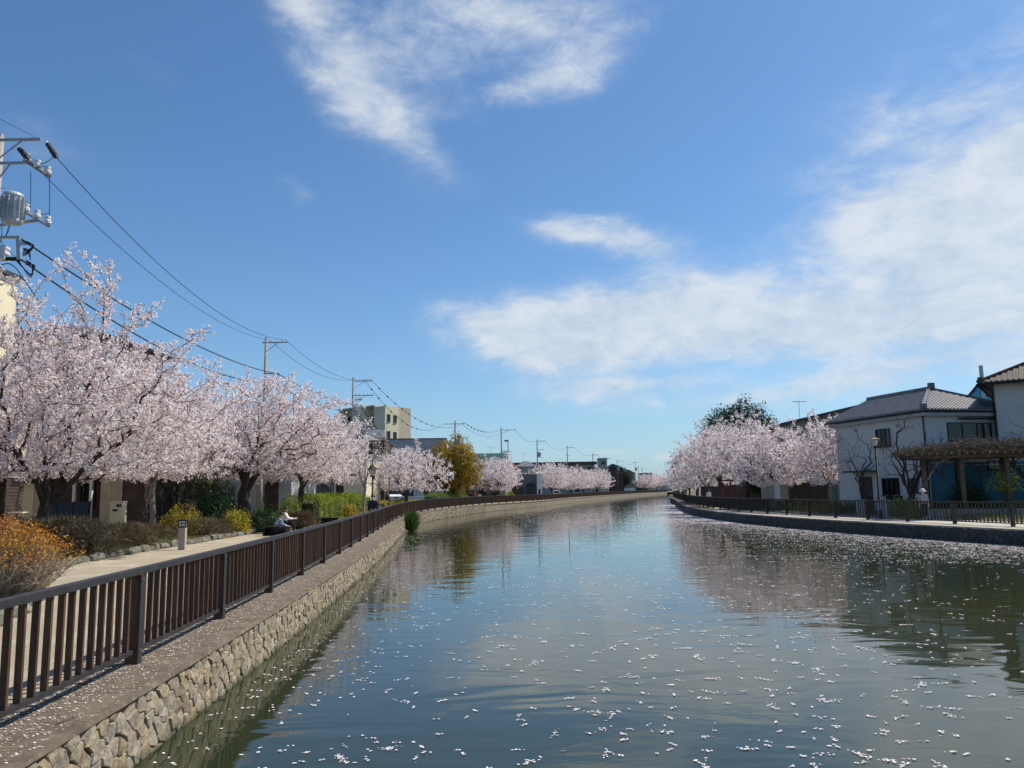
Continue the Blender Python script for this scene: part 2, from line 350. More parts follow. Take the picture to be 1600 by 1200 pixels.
m_car_blue = mat('metallic_blue_grey', (.10, .14, .22), (.08, .12, .19), .25, metal=.3, scale=1)
m_car_white = mat('car_white', (.78, .79, .80), None, .2)

def water_material():
    m = bpy.data.materials.new('canal_water'); m.use_nodes = True; nt = NT(m.node_tree); bs = nt.n['Principled BSDF']
    g = nt.new('ShaderNodeNewGeometry'); P = g.outputs['Position']
    nt.put(bs.inputs['Base Color'], nt.ramp(nt.noise(P, .06, 3), [(.4, (.024, .031, .015)), (.6, (.033, .040, .018))]))
    bs.inputs['Roughness'].default_value = .02; bs.inputs['IOR'].default_value = 1.36
    mp = nt.new('ShaderNodeMapping'); nt.l.new(P, mp.inputs[0]); mp.inputs['Scale'].default_value = (.75, 1.5, 1)
    a = nt.noise(mp.outputs[0], .55, 2, .5, .8); b = nt.noise(mp.outputs[0], 3.2, 3, .5, .5); c = nt.noise(mp.outputs[0], 11, 3, .5)
    calm = nt.ramp(nt.noise(P, .11, 2), [(.40, (.25, .25, .25)), (.62, (1, 1, 1))])
    h = nt.m('ADD', nt.m('MULTIPLY', a, .015), nt.m('MULTIPLY', nt.m('ADD', nt.m('MULTIPLY', b, .0028), nt.m('MULTIPLY', c, .0005)), calm))
    bu = nt.new('ShaderNodeBump'); bu.inputs['Strength'].default_value = 1; bu.inputs['Distance'].default_value = 1
    nt.put(bu.inputs['Height'], h); nt.l.new(bu.outputs[0], bs.inputs['Normal'])
    return m
m_water = water_material()

# ------------------------------------------------------------------ bank lines
def curve(pts, smooth=2.2):
    pts = np.array(pts, float); ys = np.arange(-60, 700, .5); xs = np.interp(ys, pts[:, 0], pts[:, 1])
    k = np.exp(-.5 * (np.arange(-16, 17) * .5 / smooth) ** 2); k /= k.sum()
    p = np.concatenate([np.full(16, xs[0]), xs, np.full(16, xs[-1])]); xs = np.convolve(p, k, 'valid')
    return lambda y: float(np.interp(y, ys, xs))
FL = curve([(-60, -3.4), (0, -4.05), (6.5, -4.33), (9.7, -4.53), (13, -4.73), (16, -4.93), (19, -5.15), (22.4, -5.42), (26, -5.7), (29.3, -6.0), (33, -6.35), (36, -6.62),
            (40, -7.0), (47, -7.7), (54, -8.35), (60, -8.8), (66, -8.85), (77, -8.15), (96, -5.7), (109.5, -3), (130, 3.7), (171, 12.0), (231, 27.5), (301, 46), (383, 71), (520, 118), (700, 190)])
FR = curve([(-60, 52), (0, 33.5), (20, 27.6), (30, 24.4), (36.4, 22.45), (39.5, 21.62), (43, 20.87), (46.1, 20.2), (49.7, 19.65), (53.6, 19.25), (56.7, 18.9), (60, 18.6), (64, 18.45), (68, 18.45),
            (72, 18.6), (79, 19.05), (87, 20), (106, 22.9), (124, 26.4), (178, 35.6), (277, 55), (400, 86), (520, 128), (700, 200)])
def copw(y): return float(np.interp(y, [0, 7, 35, 54.5, 54.6, 60, 100, 700], [.62, .64, .92, 1.0, .30, .55, .55, .55]))
def WL(y): return FL(y) + copw(y)
def WR(y): return FR(y) - float(np.interp(y, [0, 60, 100, 300], [1.6, 1.65, 1.1, .8]))
def zl(y): t = min(max((y - 52) / 30, 0), 1); return .24 * t * t * (3 - 2 * t)
EL_ = curve([(-60, -7), (0, -7.5), (10, -7.8), (14, -8.3), (18, -10.6), (22, -12.8), (26, -13.3), (44, -13.4), (55, -12.9), (65, -12.2), (75, -11.6), (85, -10.9), (96, -9.6), (109, -7.2), (130, -.8), (171, 7.5), (231, 22.5), (301, 41), (383, 66), (520, 112), (700, 184)], 1.2)
WATER = -.70
YS = list(np.arange(-40, 54.01, 1.0)) + [54.5, 54.55] + list(np.arange(55, 140, 1.5)) + list(np.arange(140, 400, 6)) + [400, 440, 480, 520, 600]

def sheet(name, rows, m, kind='structure'):
    mb = MB(); n = len(rows[0])
    for r in rows: mb.v += r
    for i in range(len(rows) - 1):
        for j in range(n - 1): mb.f.append((i * n + j, i * n + j + 1, (i + 1) * n + j + 1, (i + 1) * n + j))
    me = bpy.data.meshes.new(name); me.from_pydata(mb.v, [], mb.f); me.update()
    bm = bmesh.new(); bm.from_mesh(me); bmesh.ops.recalc_face_normals(bm, faces=bm.faces)
    if sum(f.normal.z for f in bm.faces) < 0: bmesh.ops.reverse_faces(bm, faces=bm.faces)
    bm.to_mesh(me); bm.free()
    o = link(name, me, m); tag(o, kind=kind); return o
sheet('canal_bed', [[(-1500, -300, -2.5), (2500, -300, -2.5)], [(-1500, 3000, -2.5), (2500, 3000, -2.5)]], m_bed)
sheet('water', [[(WL(y) - .25, y, WATER), (WR(y) + .3, y, WATER)] for y in YS], m_water)
sheet('left_path', [[(EL_(y), y, zl(y)), ((EL_(y) + FL(y) - .3) / 2, y, zl(y)), (FL(y) - .28, y, zl(y))] for y in YS], m_gravel)
sheet('left_planting_bed', [[(min(EL_(y) - 6.5, -17 if y < 80 else 9e9), y, .30 + zl(y)), (EL_(y) - 1.2, y, .16 + zl(y)), (EL_(y) + .02, y, zl(y) - .05)] for y in YS], m_soil)
sheet('left_street', [[(-1500, y, .45), (-60, y, .45), (min(EL_(y) - 6.4, -16.9 if y < 80 else 9e9), y, .42 + 0 * zl(y))] for y in YS if y < 400], m_street)
sheet('right_path', [[(FR(y) + .2, y, 0), (FR(y) + 1.8, y, 0), (FR(y) + 3.6, y, 0)] for y in YS], m_path_r)
sheet('right_planting_bed', [[(FR(y) + 3.58, y, -.03), (FR(y) + 4.1, y, .14), (FR(y) + 8, y, .2)] for y in YS], m_soil)
sheet('right_ground', [[(FR(y) + 7.95, y, .17), (FR(y) + 60, y, .25), (1500, y, .3)] for y in YS if y < 420], m_street)
sheet('far_ground', [[(-1500, 395, .40), (60, 395, .2), (1500, 395, .3)], [(-1500, 1200, .4), (60, 1200, .4), (1500, 1200, .4)], [(-3000, 3000, 1), (0, 3000, 1), (3000, 3000, 1)]], m_land)

# ------------------------------------------------------------------ stone walls
def clip(poly, px, py, nx, ny):
    out = []
    for i in range(len(poly)):
        a, b = poly[i], poly[(i + 1) % len(poly)]
        da = (a[0] - px) * nx + (a[1] - py) * ny; db = (b[0] - px) * nx + (b[1] - py) * ny
        if da <= 0: out.append(a)
        if (da < 0) != (db < 0) and abs(da - db) > 1e-12:
            t = da / (da - db); out.append((a[0] + (b[0] - a[0]) * t, a[1] + (b[1] - a[1]) * t))
    return out
def wall_cells(s0, s1, z0, z1, dx, dz, rng):
    rows = int(round((z1 - z0) / dz)); dz = (z1 - z0) / rows; cols = int((s1 - s0) / dx)
    P = {}
    for i in range(-1, cols + 1):
        for j in range(-1, rows + 1):
            P[i, j] = (s0 + (i + .5 + (j % 2) * .5 + rng.uniform(-.36, .36)) * dx, z0 + (j + .5 + rng.uniform(-.27, .27)) * dz)
    cells = []
    for i in range(cols):
        for j in range(rows):
            c = P[i, j]; poly = [(c[0] - dx * 2, max(z0, c[1] - dz * 2)), (c[0] + dx * 2, max(z0, c[1] - dz * 2)), (c[0] + dx * 2, min(z1, c[1] + dz * 2)), (c[0] - dx * 2, min(z1, c[1] + dz * 2))]
            for di in (-2, -1, 0, 1, 2):
                for dj in (-2, -1, 0, 1, 2):
                    q = P.get((i + di, j + dj))
                    if q is None or q == c: continue
                    nx, ny = q[0] - c[0], q[1] - c[1]; L = math.hypot(nx, ny)
                    g = .005
                    poly = clip(poly, (c[0] + q[0]) / 2 - nx / L * g, (c[1] + q[1]) / 2 - ny / L * g, nx / L, ny / L)
                    if len(poly) < 3: break
                if len(poly) < 3: break
            if len(poly) >= 3: cells.append((c, poly))
    return cells
def stone_geo(cell, place, rng, depth=.055):
    c, poly = cell
    # wobble the outline by splitting long edges
    pts = []
    for i in range(len(poly)):
        a, b = poly[i], poly[(i + 1) % len(poly)]; L = math.hypot(b[0] - a[0], b[1] - a[1])
        if L < .02: continue
        pts.append(a)
        if L > .14: pts.append(((a[0] + b[0]) / 2 + rng.uniform(-.012, .012), (a[1] + b[1]) / 2 + rng.uniform(-.012, .012)))
    if len(pts) < 3: return None
    d = depth * rng.uniform(.6, 1.05); tx, tz = rng.uniform(-.07, .07), rng.uniform(-.12, .12)
    cx = sum(p[0] for p in pts) / len(pts); cz = sum(p[1] for p in pts) / len(pts); n = len(pts); vs = []
    for p in pts: vs.append(place(p[0], p[1], -.05))
    for p in pts: vs.append(place(p[0], p[1], d * .6 + (p[0] - cx) * tx))
    for p in pts:
        k = .87; q = (cx + (p[0] - cx) * k, cz + (p[1] - cz) * k)
        vs.append(place(q[0], q[1], d * rng.uniform(.85, 1.15) + (q[0] - cx) * tx + (q[1] - cz) * tz))
    vs.append(place(cx, cz, d * rng.uniform(.95, 1.3)))
    fs = [(i, (i + 1) % n, n + (i + 1) % n, n + i) for i in range(n)] + [(n + i, n + (i + 1) % n, 2 * n + (i + 1) % n, 2 * n + i) for i in range(n)] + [(2 * n + i, 2 * n + (i + 1) % n, 3 * n) for i in range(n)]
    return vs, fs
def stone_mesh(name, geos, mats, flip, rng):
    mb = MB(); rn = []
    for g in geos: mb.add(*g); r = rng.random(); rn += [r] * len(g[1])
    fs = [tuple(reversed(f)) for f in mb.f] if flip else mb.f
    me = bpy.data.meshes.new(name); me.from_pydata(mb.v, [], fs); me.update()
    a = me.attributes.new('rnd', 'FLOAT', 'FACE'); a.data.foreach_set('value', rn); me.materials.append(mats)
    return me
def stone_wall(label, E, zf, side, m, ya, yb, ycell, dx, dz, key, seed):
    """E(y): wall line; side +1 when the water lies towards +x; stones from ya to yb, largest 300 as objects"""
    rng = random.Random(seed)
    ys = np.arange(ya, yb, .25); xs = np.array([E(y) for y in ys]); S = np.concatenate([[0], np.cumsum(np.hypot(np.diff(xs), np.diff(ys)))])
    root = thing('stone_wall', label, 'wall', (float(xs[0]), float(ya), 0)); L = root.location.copy()
    def place(s, z, out):
        y = float(np.interp(s, S, ys)); x = float(np.interp(y, ys, xs)); e = .3
        t = Vector((E(min(y + e, yb)) - E(y - e), 2 * e)); t.normalize(); n = Vector((t.y, -t.x)) * side
        return (x + n.x * (out - .06) - L.x, y + n.y * (out - .06) - L.y, z + zf(y))
    cells = wall_cells(0, S[-1], -1.0, -.03, dx, dz, rng)
    cells.sort(key=lambda c: key(float(np.interp(c[0][0], S, ys)), c[0][1]))
    near, rest = [], []
    for c in cells:
        y = float(np.interp(c[0][0], S, ys))
        g = stone_geo(c, place, rng)
        if g is None: continue
        if len(near) < 298 and ycell[0] < y < ycell[1] and c[0][1] > -.86: near.append(g)
        else: rest.append(g)
    for g in near:
        o = bpy.data.objects.new('stone', stone_mesh('stone', [g], m, side < 0, rng)); COL.objects.link(o); o.parent = root
    o = bpy.data.objects.new('stonework', stone_mesh('stonework', rest, m, side < 0, rng)); COL.objects.link(o); o.parent = root; o['kind'] = 'stuff'
    return root
def core_and_coping(root, E, Fn, zf, side, m_core, m_cop, y0, y1, inner):
    L = root.location; ys = [y for y in YS if y0 <= y <= y1]
    mb = MB(); cp = MB(); n = 0
    for y in ys:
        x, z = E(y), zf(y)
        mb.v += [(x - side * .055, y, -1.6), (x - side * .055, y, z - .045), (x - side * .5, y, z - .05)]
        xi = Fn(y) - side * inner
        cp.v += [(x - side * .06, y, z - .12), (x + side * .005, y, z - .045), (x - side * .015, y, z), (xi, y, z), (xi, y, z - .15)]
    for i in range(len(ys) - 1):
        for j in range(2): mb.f.append((i * 3 + j, i * 3 + j + 1, i * 3 + j + 4, i * 3 + j + 3))
        for j in range(4): cp.f.append((i * 5 + j, i * 5 + j + 1, i * 5 + j + 6, i * 5 + j + 5))
    mb.build('wall_core', m_core, root, world=True); cp.build('coping', m_cop, root, world=True)

wl = stone_wall('low wall of irregular pale brown stones along the left side of the canal', WL, zl, 1, m_stone, 3.0, 54.4, (5.5, 60), .285, .128,
                lambda y, z: y - 2 * z, 11)
core_and_coping(wl, WL, FL, zl, 1, m_joint, m_coping, -40, 54.5, .3)
# end face of the projecting wall and the recessed curved wall after it
ew = MB(); ew.bb(WL(54.6) - .3, 54.40, -1.6, WL(54.4) - .06, 54.62, -.05); ew.build('wall_end', m_stone, wl, world=True)
m_blockwall = mat('block_wall', (.30, .25, .175), (.19, .155, .11), .9, scale=2.4, bump=.03, bscale=9, stain=((.13, .12, .075), .7, .5, .5), tide=(.06, .06, .03))
wf = stone_wall('recessed curved block wall below the far stretch of the left railing', WL, zl, 1, m_blockwall, 54.8, 104, (54, 62), .55, .24, lambda y, z: y, 12)
core_and_coping(wf, WL, FL, zl, 1, m_joint, m_coping, 54.55, 104.5, .3)
def plain_wall(label, E, Fn, zf, side, y0, y1, m):
    root = thing('concrete_wall', label, 'wall', (E(y0), y0, 0)); ys = [y for y in YS if y0 <= y <= y1]; mb = MB(); cp = MB()
    for y in ys:
        mb.v += [(E(y), y, -1.5), (E(y), y, zf(y) - .08)]
        cp.v += [(E(y) + side * .04, y, zf(y) - .1), (E(y) + side * .04, y, zf(y)), (Fn(y) - side * .3, y, zf(y))]
    for i in range(len(ys) - 1):
        mb.f.append((2 * i, 2 * i + 1, 2 * i + 3, 2 * i + 2))
        for j in range(2): cp.f.append((i * 3 + j, i * 3 + j + 1, i * 3 + j + 4, i * 3 + j + 3))
    mb.build('wall_face', m, root, world=True); cp.build('coping', m_coping, root, world=True)
plain_wall('distant pale retaining wall of the left bank curving away to the right', WL, FL, zl, 1, 103.0, 600, m_blockwall)
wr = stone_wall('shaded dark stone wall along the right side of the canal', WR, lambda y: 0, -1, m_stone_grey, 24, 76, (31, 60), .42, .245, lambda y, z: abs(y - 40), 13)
m_cop_r = mat('right_coping', (.47, .42, .34), (.38, .34, .27), .93, scale=1.2, bump=.006, bscale=40)
core_and_coping(wr, WR, FR, lambda y: 0, -1, m_joint, m_cop_r, -40, 77, .3)
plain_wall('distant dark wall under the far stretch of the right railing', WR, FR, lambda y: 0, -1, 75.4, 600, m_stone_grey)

# ------------------------------------------------------------------ railings
def railing(label, Fn, zf, y0, y1, first, side, nb=14, top=1.1, far_from=62, m_r=m_rail, bc=False):
    m_slat_, m_post_ = (m_r, m_r) if bc else (m_slat, m_postb)
    root = thing('railing', label, 'railing', (Fn(y0), y0, zf(y0)))
    ys = np.arange(y0, y1, .2); xs = np.array([Fn(y) for y in ys]); S = np.concatenate([[0], np.cumsum(np.hypot(np.diff(xs), np.diff(ys)))])
    s_first = float(np.interp(first, ys, S)) % 3.33
    def P(s): y = float(np.interp(s, S, ys)); return Vector((float(np.interp(y, ys, xs)), y, zf(y)))
    def T(s): d = P(s + .2) - P(max(s - .2, 0)); d.z = 0; return d.normalized()
    tr = MB(); br = MB(); n = 0; step = .55; k = int(S[-1] / step)
    for i in range(k):
        a, b = P(i * step), P((i + 1) * step)
        e = (b - a).normalized() * .004
        tr.bar(a + Vector((0, 0, top - .035)), b + e + Vector((0, 0, top - .035)), .115, .07)
        br.bar(a + Vector((0, 0, .145)), b + e + Vector((0, 0, .145)), .07, .05)
    tr.build('top_rail', m_r, root, world=True); br.build('bottom_rail', m_r, root, world=True)
    # shared meshes
    pm = MB().box((0, 0, (top - .075) / 2 - .02), (.135, .12, top - .035)); post_o = pm.build('post', m_post_); post_me = post_o.data
    sm = MB().box((side * .075, 0, (top - .075) / 2 - .02), (.016, .125, top - .037)); strip_o = sm.build('post_cover', m_r); strip_me = strip_o.data
    bm_ = MB().box((0, 0, (.17 + top - .07) / 2), (.062, .036, top - .07 - .17)); bal_o = bm_.build('slat', m_slat_); bal_me = bal_o.data
    for o in (post_o, strip_o, bal_o): bpy.data.objects.remove(o)
    bo = MB()
    for z in (.16, top - .13): bo.tube([(side * .083, 0, z), (side * .092, 0, z)], .011, 6)
    bolt_o = bo.build('bolts', m_steel); bolt_me = bolt_o.data; bpy.data.objects.remove(bolt_o); jr = random.Random(3)
    posts = np.arange(s_first, S[-1], 3.33); cnt = 0; far = MB()
    for j, s in enumerate(posts):
        p, t = P(s), T(s); rz = math.atan2(t.y, t.x) - R(90)
        if j < 290:
            o = bpy.data.objects.new('post', post_me); COL.objects.link(o); o.parent = root; o.location = p - root.location; o.rotation_euler = (0, 0, rz)
            c = bpy.data.objects.new('post_cover', strip_me); COL.objects.link(c); c.parent = o
            if j < 24: q_ = bpy.data.objects.new('bolts', bolt_me); COL.objects.link(q_); q_.parent = o; q_['kind'] = 'stuff'
        for q in range(1, nb + 1):
            s2 = s + 3.33 * (q + .0) / (nb + 1)
            if s2 > S[-1]: break
            p2 = P(s2); t2 = T(s2); r2 = math.atan2(t2.y, t2.x) - R(90)
            if cnt < 299 and p2.y > 4 if side > 0 else cnt < 299 and p2.y > 32 and p2.x < .68 * p2.y:
                o = bpy.data.objects.new('slat', bal_me); COL.objects.link(o); o.parent = root; o.location = p2 - root.location + Vector((jr.uniform(-.003, .003), jr.uniform(-.006, .006), 0)); o.rotation_euler = (jr.uniform(-.006, .006), jr.uniform(-.004, .004), r2 + jr.uniform(-.03, .03)); cnt += 1
            else:
                l = len(far.v); M = Matrix.Rotation(r2, 3, 'Z')
                far.add([M @ v.co + p2 for v in bal_me.vertices], [tuple(f.vertices) for f in bal_me.polygons])
    far.build('slats', m_slat_, root, world=True, kind='stuff')
    return root
railing('brown slatted railing with grey top rail along the left bank', FL, zl, -14, 400, 9.71, 1)
railing('dark brown slatted railing along the right bank', FR, lambda y: 0, 14, 330, 36.36, -1, m_r=mat('fence_rail_brown', (.035, .027, .021), (.024, .018, .014), .5, scale=4), bc=True)

# ------------------------------------------------------------------ edging rocks
def rock_geo(c, s, rng, n=7):
    vs = []; fs = []
    rings = [(-.5, .95), (.0, 1.05), (.38, .82)]
    for z, r in rings:
        for k in range(n):
            a = 2 * math.pi * k / n
            vs.append((c[0] + math.cos(a) * s[0] * r * rng.uniform(.8, 1.15) / 2, c[1] + math.sin(a) * s[1] * r * rng.uniform(.8, 1.15) / 2, c[2] + (z + rng.uniform(-.1, .1)) * s[2]))
    vs.append((c[0], c[1], c[2] + s[2] * rng.uniform(.45, .6)))
    for i in range(2):
        for k in range(n): fs.append((i * n + k, i * n + (k + 1) % n, (i + 1) * n + (k + 1) % n, (i + 1) * n + k))
    for k in range(n): fs.append((2 * n + k, 2 * n + (k + 1) % n, 3 * n))
    return vs, fs
rngE = random.Random(4)
er = thing('rock_edging', 'row of grey green rocks edging the planting bed beside the left path', 'edging', (EL_(10), 10, 0))
y = 9.0; k = 0; restg = []
while y < 95:
    w = rngE.uniform(.32, .6); dxy = (EL_(y + .3) - EL_(y - .3)) / .6; x = EL_(y) + rngE.uniform(-.08, .08)
    g = rock_geo((x - er.location.x, y - er.location.y, zl(y) + .06), (w * .8, w, rngE.uniform(.22, .36)), rngE)
    if k < 140: o = bpy.data.objects.new('rock', stone_mesh('rock', [g], m_boulder, False, rngE)); COL.objects.link(o); o.parent = er
    else: restg.append(g)
    y += w * .92 / math.sqrt(1 + dxy * dxy); k += 1
if restg:
    o = bpy.data.objects.new('far_rocks', stone_mesh('far_rocks', restg, m_boulder, False, rngE)); COL.objects.link(o); o.parent = er; o['kind'] = 'stuff'
#PART2
# ------------------------------------------------------------------ trees
def grow(seed, H, trunk_h, Rx, Ry, cb, n_attr, off=(0, 0), limbs=5, lean=(0, 0), profile='umbrella', spikes=10, seg=.34, shell=.55, extra=None):
    """branch skeleton that reaches points scattered through the crown's volume; returns nodes, parents, radii"""
    rg = np.random.RandomState(seed)
    P = [np.array([0., 0, -.25])]; par = [-1]; plen = [0.]
    def addn(p, k): P.append(np.array(p, float)); par.append(k); plen.append(plen[k] + np.linalg.norm(P[-1] - P[k])); return len(P) - 1
    k = 0
    for i in range(1, 6):
        t = i / 5; k = addn([lean[0] * t + rg.normal() * .04, lean[1] * t + rg.normal() * .04, trunk_h * t], k)
    fork = k; ctr = np.array([off[0], off[1], cb + (H - cb) * .45])
    for j in range(limbs):
        a = 2 * math.pi * (j + rg.uniform(-.3, .3)) / limbs; k = fork if j % 2 else fork - (1 if trunk_h > 1.2 else 0)
        tgt = np.array([off[0] + math.cos(a) * Rx * .62, off[1] + math.sin(a) * Ry * .62, cb + (H - cb) * rg.uniform(.35, .7)])
        st = P[k]; m = 7
        for i in range(1, m + 1):
            t = i / m; q = st + (tgt - st) * t; q[2] = st[2] + (tgt[2] - st[2]) * t ** .8; q[:2] += rg.normal(size=2) * .09; k = addn(q, k)
    pts = []
    while len(pts) < n_attr:
        a = rg.uniform(0, 2 * math.pi); h = rg.uniform(0, 1); r = rg.uniform(0, 1) ** shell
        if profile == 'umbrella': w = math.sqrt(max(0, 1 - ((h - .32) / .68) ** 2)) if h > .32 else .72 + .28 * (h / .32)
        elif profile == 'upright': w = math.sqrt(max(0, 1 - abs((h - .4) / .6) ** 2.2)) if h > .4 else .5 + .5 * h / .4
        else: w = math.sqrt(max(0, 1 - ((h - .5) / .5) ** 2))
        if rg.uniform() > w * w * .9 + .1: continue
        w *= 1 + .20 * math.sin(3 * a + seed) + .12 * math.sin(7 * a + seed * 2 + h * 5)
        z = cb + (H - cb) * h
        droop = .0
        pts.append([off[0] + math.cos(a) * Rx * w * r, off[1] + math.sin(a) * Ry * w * r, z - droop])
    for i in range(spikes):
        a = rg.uniform(0, 2 * math.pi); r = rg.uniform(.2, .95)
        pts.append([off[0] + math.cos(a) * Rx * r, off[1] + math.sin(a) * Ry * r, cb + (H - cb) * (math.sqrt(max(0, 1 - r * r)) * .75 + .35) + rg.uniform(0, .5)])
    if extra is not None: pts += extra
    pts = np.array(pts); d0 = np.linalg.norm(pts - P[fork], axis=1); pts = pts[np.argsort(d0)]
    A = np.zeros((len(P) + len(pts) * 14, 3)); LN = np.zeros(len(A)); n = len(P); A[:n] = P; LN[:n] = plen; par = par + [0] * (len(A) - n)
    for p in pts:
        d = np.linalg.norm(A[:n] - p, axis=1); cost = d + .30 * LN[:n]; cost[:fork - 1] = 1e9
        j = int(np.argmin(cost)); L = d[j]; m = int(min(max(1, round(L / seg)), 9)); st = A[j].copy(); k = j
        up = np.array([0, 0, .10 * L]) * (1 if rg.uniform() > .3 else -1)
        for i in range(1, m + 1):
            t = i / m; q = st + (p - st) * t + up * math.sin(math.pi * t) * 1.0 + (rg.normal(size=3) * .035 if i < m else 0)
            if n >= len(A): break
            A[n] = q; par[n] = k; LN[n] = LN[k] + np.linalg.norm(A[n] - A[k]); k = n; n += 1
    A = A[:n]; par = par[:n]; rad = np.zeros(n)
    ch = np.zeros(n, int)
    for i in range(1, n): ch[par[i]] += 1
    e = 2.15; rad[:] = np.where(ch == 0, .007 ** e, 0)
    for i in range(n - 1, 0, -1): rad[par[i]] += rad[i]
    rad = rad ** (1 / e)
    return A, par, rad, fork, rg
def tree_mesh(A, par, rad, trunk_r, thr, lo, hi):
    """tubes for the edges with lo <= radius < hi"""
    s = trunk_r / rad[1]; R_ = rad.copy() * (1 + (s - 1) * np.clip((rad / rad[1]), 0, 1) ** .5)
    mb = MB(); n = len(A)
    kids = {}
    for i in range(1, n): kids.setdefault(par[i], []).append(i)
    done = set()
    for i in range(1, n):
        if i in done or not (lo <= R_[i] < hi): continue
        chain = [par[i], i]; done.add(i); k = i
        while True:
            c = [q for q in kids.get(k, []) if q not in done and lo <= R_[q] < hi]
            if not c: break
            k = max(c, key=lambda q: R_[q]); chain.append(k); done.add(k)
        rr = [R_[q] for q in chain]; rr[0] = min(R_[chain[0]], rr[1] * 1.25)
        if chain[0] == 0: rr[0] = trunk_r * 1.45; rr[1] = trunk_r * 1.12
        rmax = max(rr); mb.tube([A[q] for q in chain], rr, 10 if rmax > .09 else (6 if rmax > .03 else 3), cap=rmax > .03)
    return mb, R_
def cherry(name, label, H, trunk_h, Rx, Ry, cb, seed, n_attr=620, trunk_r=.2, off=(0, 0), limbs=5, lean=(0, 0), step=.075, k=6, csize=.15, psize=.085, blm=None, bark=None, profile='umbrella', spikes=12, bl_keep=1.0, shell=.55, cat='cherry tree', extra=None):
    A, par, rad, fork, rg = grow(seed, H, trunk_h, Rx, Ry, cb, n_attr, off, limbs, lean, profile, spikes, shell=shell, extra=extra)
    root = thing(name, label, cat)
    mb, R_ = tree_mesh(A, par, rad, trunk_r, 0, .028, 9); mb.build('trunk', bark or m_bark, root, smooth=True)
    mt, _ = tree_mesh(A, par, rad, trunk_r, 0, 0, .028); mt.build('twigs', bark or m_bark, root)
    C = []
    for i in range(fork + 3, len(A)):
        if R_[i] < .034:
            a, b = A[par[i]], A[i]; L = np.linalg.norm(b - a); m = max(1, int(L / step))
            for q in range(m):
                if rg.uniform() < bl_keep: C.append(a + (b - a) * (q + rg.uniform()) / m)
    C = np.array(C); C = C + rg.normal(size=C.shape) * csize * .45
    ctr = np.repeat(C, k, 0); dirs = rg.normal(size=ctr.shape); dirs /= np.linalg.norm(dirs, axis=1, keepdims=True)
    cs = np.repeat(csize * rg.uniform(.45, 1.15, len(C)), k)[:, None]
    pos = ctr + dirs * cs * rg.uniform(.7, 1, (len(ctr), 1))
    Q = rand_quads(pos, psize, dirs * 1.5, .8, rg)
    base = np.repeat(rg.uniform(.25, 1, len(C)), k); rn = np.clip(base + rg.uniform(-.2, .2, len(base)), .12, 1)
    dark = rg.uniform(size=len(rn)) < .11; rn[dark] = rg.uniform(0, .1, dark.sum())
    quads('blossom', Q, blm or m_blossom, root, rn)
    return root
def leafy(name, label, H, trunk_h, Rx, Ry, cb, seed, mt, trunk_r=.2, n_attr=420, k=9, csize=.28, psize=.13, profile='ball', cat='tree', step=.3, bark=None, off=(0, 0), lean=(0, 0)):
    A, par, rad, fork, rg = grow(seed, H, trunk_h, Rx, Ry, cb, n_attr, off, 5, lean, profile, 4, shell=.4)
    root = thing(name, label, cat)
    mb, R_ = tree_mesh(A, par, rad, trunk_r, 0, .02, 9); mb.build('trunk', bark or m_bark, root, smooth=True)
    ids = [i for i in range(fork + 3, len(A)) if R_[i] < .04]
    C = A[ids] + rg.normal(size=(len(ids), 3)) * csize * .5
    ctr = np.repeat(C, k, 0); d = rg.normal(size=ctr.shape); d /= np.linalg.norm(d, axis=1, keepdims=True)
    pos = ctr + d * (np.repeat(csize * rg.uniform(.5, 1.3, len(C)), k) * rg.uniform(.3, 1, len(ctr)) ** .5)[:, None]
    out = pos - np.array([off[0], off[1], (cb + H) / 2]); out /= np.linalg.norm(out, axis=1, keepdims=True)
    quads('crown', rand_quads(pos, psize, out * .6 + d * .3, .7, rg), mt, root, np.clip(np.repeat(rg.uniform(0, 1, len(C)), k) * .5 + rg.uniform(0, .5, len(ctr)), 0, 1))
    return root
def bare(name, label, H, trunk_h, Rx, Ry, cb, seed, trunk_r=.1, n_attr=120, bark=None, profile='umbrella', off=(0, 0), lean=(0, 0), limbs=4, cat='bare tree'):
    A, par, rad, fork, rg = grow(seed, H, trunk_h, Rx, Ry, cb, n_attr, off, limbs, lean, profile, 3)
    root = thing(name, label, cat)
    mb, R_ = tree_mesh(A, par, rad * 1.3, trunk_r, 0, .022, 9); mb.build('trunk', bark or m_bark, root, smooth=True)
    mt, _ = tree_mesh(A, par, rad * 1.3, trunk_r, 0, 0, .022); mt.build('twigs', bark or m_bark, root)
    return root
def put(o, x, y, z=0, rz=0, s=1.0, sz=None):
    o.location = (x, y, z); o.rotation_euler = (0, 0, rz); o.scale = (s, s, sz or s); return o

